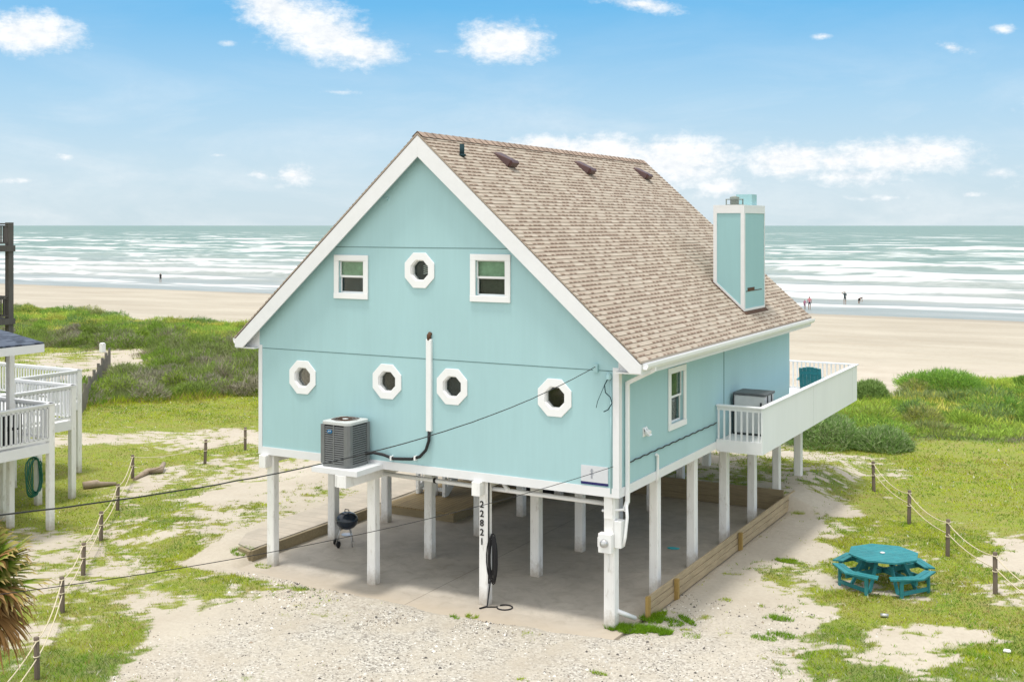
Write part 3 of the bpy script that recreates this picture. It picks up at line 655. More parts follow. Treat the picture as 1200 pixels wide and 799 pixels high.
OCTS = [(-8.04,4.74,'maroon'),(-5.56,4.80,'olive'),(-3.79,4.80,'slate'),(-1.22,4.74,'umber'),(-4.66,7.38,'slate')]
WINS = [(-6.59,7.19,.74,.78),(-2.805,7.245,.77,.80)]
zt = roofz(XR)-.12
outer = [(XL,ZB+.16),(XR,ZB+.16),(XR,zt),(XC,ZR-.14),(XL,zt)]
holes = [[(cx+a, cz+b) for a, b in oct8(.25)] for cx, cz, _ in OCTS] + [[(cx+a, cz+b) for a, b in rect(w, h)] for cx, cz, w, h in WINS]
mb = MB(); wall_holes(mb, outer, holes, lambda p, t: (p[0], t, p[1]), YF, YF+.15)
mb.build('front_wall', M['teal'], house)
mb = MB(); wy, wz, ww, wh = 3.12, 4.435, .86, 1.17
wall_holes(mb, [(YF+.15,ZB+.16),(YB,ZB+.16),(YB,5.3),(YF+.15,5.3)], [[(wy+a, wz+b) for a, b in rect(ww, wh)]], lambda p, t: (t, p[0], p[1]), XR, XR-.15)
mb.build('side_wall', M['teal'], house)
mb = MB(); mb.box(XL, XL+.15, YF+.15, YB, ZB+.16, 5.3)
mb.build('side_wall', M['teal'], house)
mb = MB(); mb.prism([(XL+.15,ZB+.16),(XR-.15,ZB+.16),(XR-.15,zt),(XC,ZR-.14),(XL+.15,zt)], 'y', YB-.15, YB); mb.build('rear_wall', M['teal'], house)
mb = MB(); mb.box(XL+.02, XR-.02, YF+.02, YB-.02, ZB+.01, ZB+.155)
for k in range(30): mb.box(XL+.1, XR-.1, YF+.25+k*.41, YF+.29+k*.41, ZB-.10, ZB+.005)
mb.build('floor_frame', M['joist'], house)
mb = MB()
mb.box(XL-.025, XR+.025, YF-.025, YF+.015, ZB-.03, ZB+.158); mb.box(XR-.015, XR+.026, YF+.016, YB, ZB-.03, ZB+.158); mb.box(XL-.026, XL+.015, YF+.016, YB, ZB-.03, ZB+.158)
mb.build('skirt_board', M['trim'], house)
mb = MB(); mb.box(XR-.12, XR+.022, YF-.022, YF-.001, ZB+.16, 5.46); mb.box(XR+.001, XR+.022, YF-.001, YF+.13, ZB+.16, 5.36)
mb.build('corner_board', M['trim'], house)
mb = MB(); mb.box(XL-.022, XL+.09, YF-.022, YF-.001, ZB+.16, 5.46); mb.box(XL-.022, XL-.001, YF-.001, YF+.1, ZB+.16, 5.36); mb.build('corner_board', M['trim'], house)
# seams between siding sheets
mb = MB(); mb.box(XL+.1, XR-.13, YF-.004, YF-.0005, 5.375, 5.392); mb.box(-7.30, -1.87, YF-.004, YF-.0005, 7.885, 7.902); mb.build('siding_seam', M['seam'], house)
mb = MB(); mb.box(XR+.0005, XR+.005, 6.46, 6.50, ZB+.165, 5.28); mb.build('siding_seam', M['seam'], house)
for sg, xw, xe in ((1, XR, EXR), (-1, XL, EXL)):
    mb = MB(); xe2 = xe-sg*.05; mb.prism([(xe2,5.402),(xw+sg*.002,5.402),(xw+sg*.002,roofz(xw)-.15),(xe2,roofz(xe2)-.15)], 'y', YF-.01, YF+.02); mb.build('eave_return', M['trim'], house)
# windows
def octwin(cx, cz, cur):
    mb = MB(); mb.ring((cx, cz), oct8(.40), oct8(.235), YF-.035, YF-.002); mb.ring((cx, cz), oct8(.249), oct8(.215), YF-.001, YF+.13)
    f = mb.build('porthole_window', M['vinyl'], house, bevel=.006)
    mb = MB(); mb.prism([(cx+a, cz+b) for a, b in oct8(.213)], 'y', YF+.095, YF+.10); mb.build('pane', M['glass'], f)
    mb = MB(); mb.prism([(cx+a, cz+b) for a, b in oct8(.26)], 'y', YF+.155, YF+.17); mb.build('curtain', M['curtain_'+cur], f)
    return f
ow = [octwin(*o) for o in OCTS]
mb = MB()
for i in range(5): mb.bar((-4.66+.02, YF+.12, 7.30+i*.045), (-4.66+.17, YF+.12, 7.33+i*.045), .012, .014)
mb.build('broken_blind', M['vinyl'], ow[4])
def sashwin(c, w, h, fw, to, upc, lowc, rail=.5):
    # generic double hung window; to(a, d, z) maps across / outwards depth / height
    def bx(mb, a0, a1, d0, d1, z0, z1):
        P = [to(a, d, z) for a in (a0, a1) for d in (d0, d1) for z in (z0, z1)]
        xs = [p[0] for p in P]; ys = [p[1] for p in P]; zs = [p[2] for p in P]
        mb.box(min(xs), max(xs), min(ys), max(ys), min(zs), max(zs))
    a, z = c
    mb = MB(); F = .125
    bx(mb, a-w/2-F, a+w/2+F, -.003, -.04, z+h/2-.012, z+h/2+F); bx(mb, a-w/2-F, a+w/2+F, -.003, -.05, z-h/2-F, z-h/2+.012)
    bx(mb, a-w/2-F, a-w/2+.012, -.003, -.04, z-h/2+.013, z+h/2-.013); bx(mb, a+w/2-.012, a+w/2+F, -.003, -.04, z-h/2+.013, z+h/2-.013)
    f = mb.build('window', M['vinyl'], house, bevel=.006)
    zm = z + h*(rail-.5)
    mb = MB(); s = .035
    for z0, z1, d in ((zm-.01, z+h/2, .045), (z-h/2, zm+.015, .075)):
        bx(mb, a-w/2, a+w/2, d, d+.028, z1-s, z1); bx(mb, a-w/2, a+w/2, d, d+.028, z0, z0+s+.01)
        bx(mb, a-w/2, a-w/2+s, d, d+.028, z0+s+.01, z1-s); bx(mb, a+w/2-s, a+w/2, d, d+.028, z0+s+.01, z1-s)
    mb.build('sash', M['vinyl'], f)
    mb = MB(); bx(mb, a-w/2+s, a+w/2-s, .057, .061, zm+s, z+h/2-s); mb.build('pane', M['glass'], f)
    mb = MB(); bx(mb, a-w/2+s, a+w/2-s, .087, .091, z-h/2+s+.01, zm-.02); mb.build('pane', M['glass'], f)
    mb = MB(); bx(mb, a-w/2+.004, a+w/2-.004, .105, .11, zm, z+h/2-.004)
    for k in range(6): bx(mb, a-w/2+.004, a+w/2-.004, .098, .104, zm+.03+k*h*.075, zm+.045+k*h*.075)
    mb.build('blind', M['curtain_'+upc], f)
    mb = MB(); bx(mb, a-w/2-.03, a+w/2+.03, .20, .21, z-h/2-.03, zm); mb.build('curtain', M['curtain_'+lowc], f)
for (cx, cz, w, h), lc in zip(WINS, ('deepteal', 'mossy')):
    sashwin((cx, cz), w, h, .12, lambda a, d, z: (a, YF+d, z), 'green', lc)
sashwin((wy, wz), ww, wh, .12, lambda a, d, z: (XR-d, a, z), 'fern', 'mossy')
# roof
def slope(side, xe):
    # stepped courses, each a centimetre proud of the one above it
    n = 60; V = []; F = []; UV = []
    L = math.hypot(xe-XC, ZR-roofz(xe)); dx = abs(xe-XC)/L; dz = -SL*dx
    nrm = Vector((side*SL, 0, 1)).normalized(); row = L/n
    mb_v = []; uvs = []; fs = []
    for i in range(n):
        for (s, lift) in ((i*row, .000), ((i+1)*row, .014)):
            for y in (EY0-.035, EY1+.02):
                p = Vector((XC + side*dx*s, y, ZR + dz*s)) + nrm*lift
                mb_v.append(p); uvs.append((y, L-s))
        b = i*4; fs.append((b, b+1, b+3, b+2))
        if i < n-1: fs.append((b+2, b+3, b+5, b+4))
    return mb_v, fs, uvs, row
for side, xe in ((1, EXR), (-1, EXL)):
    v, fs, uvs, row = slope(side, xe)
    o0 = origin(house); nv = len(v)
    down = Vector((0,0,-.05))
    last = nv-2
    allv = v + [v[0]+down, v[1]+down, v[last]+down, v[last+1]+down]
    fs2 = fs + [(nv, nv+2, nv+3, nv+1), (last, last+1, nv+3, nv+2)]
    # side closure
    fs2 += [tuple([i for i in range(0, nv, 2)][::-1] + [nv, nv+2][:1] + [nv+2]), tuple([i for i in range(1, nv, 2)] + [nv+3, nv+1])]
    me = bpy.data.meshes.new('roof'); me.from_pydata([tuple(p-o0) for p in allv], [], fs2)
    uvall = uvs + [(0,0)]*4; ul = me.uv_layers.new(name='UVMap')
    for lp in me.loops: ul.data[lp.index].uv = (uvall[lp.vertex_index][0], uvall[lp.vertex_index][1])
    me.materials.append(M['shingle']); o = bpy.data.objects.new('roof', me); COL.objects.link(o); o.parent = house
mb = MB()   # ridge cap
for k in range(44):
    y0 = EY0-.035+k*.30; y1 = min(y0+.31, EY1+.02)
    for sd in (1,-1):
        a = [(XC, y0, ZR+.035),(XC, y1, ZR+.022),(XC+sd*.15, y1, ZR+.022-.15*SL+.005),(XC+sd*.15, y0, ZR+.035-.15*SL+.01)]
        mb.add(a, [(0,1,2,3)])
M['ridgecap'] = plain('ridge_cap_shingle', (.36,.27,.21), .9, .3, 12)
mb.build('ridge_cap', M['ridgecap'], house)
def rake(y0, y1, nm):
    mb = MB(); z0 = .06
    P = [(EXL, roofz(EXL)-z0), (XC, ZR-z0), (EXR, roofz(EXR)-z0), (EXR, 5.39), (.60, 5.39), (XC, 9.95), (EXL+.25, 5.39), (EXL, 5.39)]
    mb.prism([P[1],P[2],P[3],P[4],P[5]], 'y', y0, y1); mb.prism([P[0],P[1],P[5],P[6],P[7]], 'y', y0, y1)
    return mb.build(nm, M['trim'], house, bevel=.004)
rake(EY0-.03, EY0+.01, 'rake_board'); rake(EY1-.01, EY1+.015, 'rake_board')
mb = MB()   # deck under the shingles and rake soffit
for sd, xe in ((1, EXR),(-1, EXL)):
    xa = xe - sd*.03
    for y0, y1 in ((EY0+.012, YF-.001), (YF, YB), (YB+.001, EY1-.012)):
        mb.add([(XC,y0,ZR-.06),(XC,y1,ZR-.06),(xa,y1,roofz(xa)-.06),(xa,y0,roofz(xa)-.06),(XC,y0,ZR-.13),(XC,y1,ZR-.13),(xa,y1,roofz(xa)-.13),(xa,y0,roofz(xa)-.13)],
               [(0,1,2,3),(7,6,5,4),(0,3,7,4),(1,5,6,2),(3,2,6,7),(0,4,5,1)])
mb.box(XR+.001, EXR-.035, EY0+.012, EY1-.012, 5.37, 5.40); mb.box(EXL+.035, XL-.001, EY0+.012, EY1-.012, 5.37, 5.40)
mb.build('soffit', M['soffit'], house)
mb = MB(); mb.box(EXR-.03, EXR-.002, EY0+.012, EY1-.012, 5.36, 5.585); mb.build('eave_fascia', M['trim'], house)
mb = MB(); mb.box(EXL+.002, EXL+.03, EY0+.012, EY1-.012, 5.36, 5.585); mb.build('eave_fascia', M['trim'], house)
gp = [(0,0),(.09,0),(.125,.06),(.125,.125),(.11,.125),(.11,.065),(.08,.015),(.015,.015),(.015,.125),(0,.125)]
mb = MB(); mb.prism([(EXR+.001+a, 5.475+b) for a, b in gp], 'y', EY0+.05, EY1-.02); mb.build('gutter', M['vinyl'], house)
mb = MB(); mb.prism([(EXL-.001-a, 5.475+b) for a, b in gp], 'y', EY0+.05, EY1-.02); mb.build('gutter', M['vinyl'], house)
mb = MB(); w = .085
for a, b in (((EXR+.06, .12, 5.49),(EXR+.06, .12, 5.40)),((EXR+.06,.12,5.42),(XR+.075,.10,5.12)),((XR+.075,.10,5.15),(XR+.075,.10,2.62)),((XR+.075,.10,2.66),(XR+.02,.05,2.45))):
    mb.bar(a, b, w, w*.8, up=(0,1,0))
mb.build('downspout', M['vinyl'], house, bevel=.008)
# chimney
CX0, CX1, CY0, CY1, CZ = -.50, .36, 7.82, 9.70, 8.90
ch = MB(); t = .10
def zr(x): return roofz(x)
ch.prism([(CX0+.02, zr(CX0)-.1),(CX1-.02, zr(CX1)-.1),(CX1-.02, CZ-.05),(CX0+.02, CZ-.05)], 'y', CY0+.02, CY1-.02)
chim = ch.build('chimney', M['teal_chim'], house)
mb = MB()
for x0, x1, y0, y1 in ((CX0, CX0+t, CY0, CY0+.019),(CX1-t, CX1, CY0, CY0+.019),(CX1-.019, CX1, CY0+.0195, CY0+t),(CX1-.019, CX1, CY1-.035, CY1),(CX0, CX0+t, CY1-.019, CY1),(CX1-t,CX1-.0195,CY1-.019,CY1)):
    mb.add([(x0,y0,zr(x0)-.02),(x1,y0,zr(x1)-.02),(x1,y1,zr(x1)-.02),(x0,y1,zr(x0)-.02),(x0,y0,CZ),(x1,y0,CZ),(x1,y1,CZ),(x0,y1,CZ)], [(3,2,1,0),(4,5,6,7),(0,1,5,4),(1,2,6,5),(2,3,7,6),(3,0,4,7)])
z1 = CZ-.17
mb.box(CX0+t+.001, CX1-t-.001, CY0, CY0+.019, z1, CZ); mb.box(CX1-.019, CX1, CY0+t+.001, CY1-.036, z1, CZ); mb.box(CX0, CX1, CY0, CY1, CZ+.001, CZ+.05)
xa, xb = CX0+t+.001, CX1-t-.001
mb.add([(xa,CY0,zr(xa)-.02),(xb,CY0,zr(xb)-.02),(xb,CY0,zr(xb)+.10),(xa,CY0,zr(xa)+.10),(xa,CY0+.019,zr(xa)-.02),(xb,CY0+.019,zr(xb)-.02),(xb,CY0+.019,zr(xb)+.10),(xa,CY0+.019,zr(xa)+.10)], [(0,1,2,3),(7,6,5,4),(0,4,5,1),(2,6,7,3)])
mb.box(CX1-.019, CX1, CY0+t+.001, CY1-.036, zr(CX1)-.02, zr(CX1)+.09)
mb.build('chimney_trim', M['trim'], chim)
mb = MB(); mb.prism([(CX0-.05, zr(CX0-.05)+.018),(CX1+.08, zr(CX1+.08)+.018),(CX1+.08, zr(CX1+.08)+.03),(CX0-.05, zr(CX0-.05)+.03)], 'y', CY0-.06, CY1+.06); mb.build('flashing', M['rust'], chim)
mb = MB(); mb.box(CX1-.018, CX1-.012, CY0+.22, CY1-.25, 6.62, 6.64); mb.box(CX1-.0195, CX1-.010, CY0+.35, CY0+.95, 6.64, 6.72); mb.build('rusty_hinge', M['rust'], chim)
mb = MB(); mb.box(-.25,.20,9.0,9.45,CZ+.052,CZ+.36); mb.build('flue_box', M['teal_chim'], chim)
mb = MB(); mb.tube([( -.08,8.35,CZ+.05),(-.08,8.35,CZ+.20)], .11, 14)
mb.lathe([(.13,.23),(.13,.27),(.04,.30),(0,.30)], (-.08,8.35,CZ), 14)
for i in range(8):
    a = R(45*i); mb.bar((-.08+.24*math.cos(a),8.35+.24*math.sin(a),CZ+.05),(-.08+.24*math.cos(a),8.35+.24*math.sin(a),CZ+.22),.015,.015)
for zz in (.06,.21): mb.tube([(-.08+.24*math.cos(R(a)),8.35+.24*math.sin(R(a)),CZ+zz) for a in range(0,361,30)], .011, 5)
mb.build('flue_cap', M['capmetal'], chim)
# roof vents
for y in (2.55, 7.05, 11.2):
    mb = MB(); x = -4.05; z = zr(x); n = Vector((SL,0,1)).normalized(); d = Vector((1,0,-SL)).normalized(); o = Vector((x, y, z)) + n*.014
    def vp(a, b, c): return o + d*a + Vector((0,b,0)) + n*c
    mb.add([vp(-.22,-.2,0),vp(.30,-.2,0),vp(.30,.2,0),vp(-.22,.2,0),vp(-.22,-.15,.03),vp(.26,-.15,.17),vp(.26,.15,.17),vp(-.22,.15,.03)], [(3,2,1,0),(4,5,6,7),(0,1,5,4),(1,2,6,5),(2,3,7,6),(3,0,4,7)])
    mb.add([vp(.26,-.17,.02),vp(.34,-.17,.02),vp(.34,.17,.02),vp(.26,.17,.02),vp(.26,-.17,.18),vp(.34,-.17,.16),vp(.34,.17,.16),vp(.26,.17,.18)], [(3,2,1,0),(4,5,6,7),(0,1,5,4),(1,2,6,5),(2,3,7,6),(3,0,4,7)])
    mb.build('roof_vent', M['vent'], house)
mb = MB(); x=-4.02; mb.tube([(x,.58,zr(x)-.02),(x,.58,zr(x)+.28)], .055, 12); mb.tube([(x,.58,zr(x)),(x,.58,zr(x)+.05)], .09, 12); mb.build('vent_pipe', M['curtain_deepteal'], house)
# pilings and beams
PX = [0, -3.05, -6.1, -9.15]; PB = 2.4156
posts = {}
for i, x in enumerate(PX):
    for k in range(7):
        if k == 6 and i > 1: continue
        y = k*PB
        w = .115 if (i, k) not in ((0,0),) else .13
        zt_ = 2.77 if k < 6 else 2.66
        z0 = min(H(x, y), 0) - .1
        mb = MB(); dx = random.uniform(-.01,.01); ww_ = w*random.uniform(.95,1.05)
        # slight taper and chamfer
        vs = []
        for zz, q in ((z0,1.04),(.5,1.0),(1.6,.98),(zt_,.97)):
            h = ww_*q; c = .022
            vs += [(x-h+c,y-h,zz),(x+h-c,y-h,zz),(x+h,y-h+c,zz),(x+h,y+h-c,zz),(x+h-c,y+h,zz),(x-h+c,y+h,zz),(x-h,y+h-c,zz),(x-h,y-h+c,zz)]
        fs = [(j*8+m_, j*8+(m_+1)%8, (j+1)*8+(m_+1)%8, (j+1)*8+m_) for j in range(3) for m_ in range(8)] + [tuple(range(24,32))]
        mb.add(vs, fs); posts[(i,k)] = mb.build('piling', M['post'], house)
for i, x in enumerate(PX):
    y0 = -.32 if i != 2 else -1.25
    mb = MB(); 
    hw = .085
    if i == 0: y0 = .14; mb.box(x-.10, x+.10, -.16, .135, 2.30, 2.765)
    mb.box(x-.118-.05, x-.118, y0, 12.4, 2.50 if i else 2.58, 2.768)
    if i in (1, 3): mb.box(x-.16, x+.05, -.34, -.12, 2.46, 2.766)
    if i == 2: mb.box(x-.14, x+.14, -1.25, 12.4, 2.49, 2.766)
    mb.build('beam', M['post'], house, bevel=.006)
# house number on the middle front piling
def text_mesh(s, size, mat, parent, loc, rot, name, depth=.004, bold=0):
    cu = bpy.data.curves.new('t', 'FONT'); cu.body = s; cu.size = size; cu.extrude = depth; cu.align_x = 'CENTER'; cu.offset = bold
    ob = bpy.data.objects.new('t', cu); me = bpy.data.meshes.new_from_object(ob); bpy.data.objects.remove(ob)
    Mx = Matrix.Translation(loc) @ Matrix.Rotation(rot[2],4,'Z') @ Matrix.Rotation(rot[0],4,'X')
    me.transform(Mx); 
    if parent is not None: me.transform(Matrix.Translation(-origin(parent)))
    me.materials.clear(); me.materials.append(mat); o = bpy.data.objects.new(name, me); COL.objects.link(o); o.parent = parent; return o
for j, d in enumerate('22821'):
    text_mesh(d, .205, M['black'], posts[(1,0)], Vector((-3.075, -.122, 2.17-.205*j)), (R(90),0,0), 'house_number', .004, .004)
mb = MB(); mb.tube([(-2.93,-.06,2.75),(-2.93,-.07,1.6),(-2.93,-.07,.5)], .018, 6)
mb.build('cable', M['black'], posts[(1,0)])
# line-set cover and refrigerant line
mb = MB(); mb.box(-4.45,-4.31,YF-.09,YF-.002,3.76,5.84); mb.build('line_cover', M['vinyl'], house, bevel=.012)
mb = MB(); mb.tube([(-4.38,YF-.05,5.82),(-4.38,YF-.06,5.92),(-4.38,YF+.0,5.96)], .05, 8); mb.build('line_cover_cap', M['rust'], house)
mb = MB(); mb.tube([(-4.38,YF-.05,3.8),(-4.38,YF-.06,3.55),(-4.46,YF-.06,3.33),(-4.62,YF-.06,3.17),(-4.85,YF-.06,3.09),(-5.35,YF-.06,3.05),(-5.62,YF-.08,3.12),(-5.85,YF-.16,3.16),(-6.05,YF-.3,3.13)], .036, 8); lines = mb.build('refrigerant_line', M['black'], house)
for p in ((-4.74,YF-.06,3.125),(-5.40,YF-.06,3.06)):
    mb = MB(); mb.box(p[0]-.02,p[0]+.02,YF-.11,YF-.003,p[2]-.05,p[2]+.05); mb.build('line_clip', M['vinyl'], lines)
# equipment platform
mb = MB(); mb.prism([(-6.95,-1.24),(-5.66,-1.24),(-5.66,YF-.027),(-6.95,YF-.027)], 'z', 2.77, 2.90); mb.build('equipment_platform', M['trim'], house, bevel=.006)
# pipes below the floor, conduits
mb = MB(); mb.tube([(-6.1,.22,2.56),(-3.0,.22,2.53),(-.1,.22,2.52)], .052, 8); mb.tube([(-2.72,.24,2.75),(-2.72,.24,2.66),(-2.62,.2,2.58),(-2.55,.2,2.53)], .05, 8); mb.build('drain_pipe', M['vinyl'], house)
for x in (-4.55,-3.3):
    mb = MB(); mb.tube([(x,.22,2.545),(x+.06,.22,2.545)], .062, 8); mb.build('pipe_coupling', M['black'], house)
mb = MB(); mb.tube([(XR+.03,1.83,2.7),(XR+.05,1.83,2.9),(XR+.05,1.83,3.30),(XR+.05,1.76,3.34)], .035, 8); mb.build('vent_pipe', M['vinyl'], house)
mb = MB(); mb.tube([(XR+.03,1.19,3.93),(XR+.13,1.19,3.90)], .07, 10); mb.box(XR+.002,XR+.02,1.08,1.30,3.83,4.03); mb.add([(XR+.02,1.09,4.02),(XR+.02,1.29,4.02),(XR+.15,1.27,3.86),(XR+.15,1.11,3.86)],[(0,1,2,3)]); mb.build('vent_hood', M['vinyl'], house)
mb = MB(); mb.tube([(XR-.16,YF-.02,5.22),(XR-.16,YF-.02,2.85)], .018, 6); mb.build('conduit', M['teal'], house)
mb = MB(); mb.box(-.30,-.20,YF-.06,YF-.002,5.34,5.52); mb.box(-.29,-.21,YF-.065,YF-.06,5.36,5.50); mb.build('junction_box', M['teal'], house)
mb = MB(); mb.lathe([(.0,.14),(.03,.13),(.06,.08),(.06,0)], (XR-.20,YF-.05,5.22), 10); mb.build('weather_head', M['teal'], house)
mb = MB(); mb.tube([(XR-.2,YF-.06,5.25),(XR-.27,YF-.10,5.1),(XR-.24,YF-.12,4.95),(XR-.14,YF-.10,4.86),(XR-.10,YF-.10,4.74),(XR-.18,YF-.12,4.60),(XR-.28,YF-.12,4.55)], .012, 5)
mb.tube([(XR-.27,YF-.1,5.1),(XR-.33,YF-.12,4.95),(XR-.42,YF-.12,4.75),(XR-.45,YF-.12,4.62)], .007, 5); mb.build('loose_wire', M['curtain_deepteal'], house)
for (x, z) in ((-5.6,9.02),(-3.55,9.45)):
    mb = MB(); mb.box(x-.08,x+.08,YF-.02,YF-.002,z-.015,z+.015); mb.box(x+.03,x+.05,YF-.03,YF-.02,z-.06,z+.03); mb.build('bracket', M['teal'], house)
# meter on the corner piling
P0 = posts[(0,0)]
mb = MB(); mb.box(-.17,.13,-.30,-.135,1.62,2.02); mb.box(-.20,-.171,-.27,-.14,1.72,1.93)
meter = mb.build('meter_box', M['white'], P0, bevel=.01)
mb = MB(); mb.lathe([(.0,-.09),(.07,-.09),(.085,-.05),(.09,0)], (-.02,-.30,1.83), 16, axis='y'); mb.lathe([(.0,-.093),(.045,-.093),(.045,-.091)], (-.02,-.30,1.83), 12, mi=1, axis='y'); mb.build('meter_dial', [M['steel'], M['actop']], P0)
mb = MB(); mb.box(.135,.29,-.16,.06,1.72,2.28); mb.build('breaker_box', M['white'], P0, bevel=.008)
mb = MB(); mb.tube([(.31,-.08,1.78),(.34,-.06,1.95),(.36,.0,2.35),(.33,.02,2.62)], .035, 8); mb.tube([(.0,-.14,1.6),(.0,-.15,1.2)], .012, 6); mb.tube([(-.16,-.12,2.45),(.30,.0,2.50)], .028, 6); mb.build('conduit', M['vinyl'], P0)
mb = MB(); mb.tube([(.10,.05,.35),(.35,.45,.12)], .05, 8); mb.build('drain_pipe', M['vinyl'], P0)
# deck
DX, DY0, DY1, DZ = 1.46, 5.82, 16.2, 2.98
mb = MB(); mb.box(XR+.028, DX-.03, DY0+.03, DY1-.03, DZ-.04, DZ); mb.box(XL, XR+.027, YB+.02, DY1-.03, DZ-.04, DZ); 
for k in range(25): mb.box(XR+.03, DX-.04, DY0+.2+k*.42, DY0+.24+k*.42, DZ-.22, DZ-.041)
deck = mb.build('deck_floor', M['white'], house)
mb = MB(); mb.box(DX-.03, DX, DY0, DY1, 2.72, 3.86); mb.build('deck_side_panel', M['panel'], house)
mb = MB()
for k in (2,4): mb.box(DX+.0005, DX+.004, DY0+k*2.44-.004, DY0+k*2.44+.004, 2.73, 3.855)
mb.build('panel_joint', M['soffit'], house)
mb = MB(); mb.box(DX-.09, DX+.05, DY0-.04, DY1+.04, 3.862, 3.90); mb.box(XR+.03, DX-.091, DY0-.04, DY0+.10, 3.862, 3.90); mb.box(XL, DX-.091, DY1-.10, DY1+.04, 3.862, 3.90); mb.build('deck_hand_rail', M['trim'], house, bevel=.005)
mb = MB(); mb.box(XR+.028, DX-.031, DY0, DY0+.03, 2.72, 3.03); mb.build('deck_rim', M['trim'], house)
mb = MB(); mb.box(XL, DX-.031, DY1-.03, DY1, 2.72, 3.03); mb.build('deck_rim', M['trim'], house)
mb = MB()
xs_ = np.linspace(XR+.07, DX-.10, 8)
for x in xs_: mb.box(x-.02, x+.02, DY0+.031, DY0+.07, 2.9, 3.861)
mb.box(XR+.028, DX-.031, DY0+.035, DY0+.065, 3.76, 3.86)
mb.build('deck_balusters', M['trim'], house)
mb = MB()
for x in np.arange(XL+.1, DX-.06, .14): mb.box(x-.02, x+.02, DY1-.07, DY1-.031, 2.9, 3.861)
mb.build('deck_balusters', M['trim'], house)
mb = MB(); mb.bar((-.0,12.3,2.70),(-.0,16.1,2.70),.1,.2); mb.build('deck_beam', M['post'], house); mb = MB(); mb.bar((-3.05,12.3,2.70),(-3.05,16.1,2.70),.1,.2); mb.build('deck_beam', M['post'], house)
# stair down to the wood platform, under the house
mb = MB()
for k in range(13): mb.box(-9.6,-8.75, 7.3+k*.26, 7.58+k*.26, .38+k*.19, .42+k*.19)
for x in (-9.65,-8.7): mb.bar((x,7.2,.30),(x,10.7,2.76),.05,.26)
stair = mb.build('stair', M['white'], house)
mb = MB()
for x in (-9.65,-8.7):
    mb.bar((x,7.25,1.25),(x,9.6,2.76),.05,.09)
    for k in range(14): mb.box(x-.018,x+.018,7.28+k*.14,7.315+k*.14,.45+k*.098,1.25+k*.092)
    mb.box(x-.05,x+.05,7.15,7.25,.27,1.4)
mb.build('stair_rail', M['white'], stair)
mb = MB()
for k in range(9): mb.box(-11.4, -9.9, 10.2, 10.24, .3+k*.26, .42+k*.26)
for x in (-11.4,-9.9): mb.box(x-.05,x+.05,10.15,10.25,.2,2.75)
mb.build('slatted_screen', M['white'], house)

# ------------------------------------------------------------------ things round the house
mb = MB(); mb.box(-.60,.02,YF-.018,YF-.003,2.99,3.385); mb.box(-.601,.021,YF-.0195,YF-.0025,2.99,3.045,mi=1)
mb.box(-.37,-.33,YF-.021,YF-.018,3.12,3.32,mi=2); mb.box(-.40,-.30,YF-.0215,YF-.018,3.20,3.215,mi=2); mb.box(-.39,-.31,YF-.0215,YF-.018,3.27,3.285,mi=2)
tag(mb.build('sign', [M['sign'],M['navy'],M['greyprint']]), 'small pale sign with navy bottom stripe on the front wall at its lower right corner', 'sign')
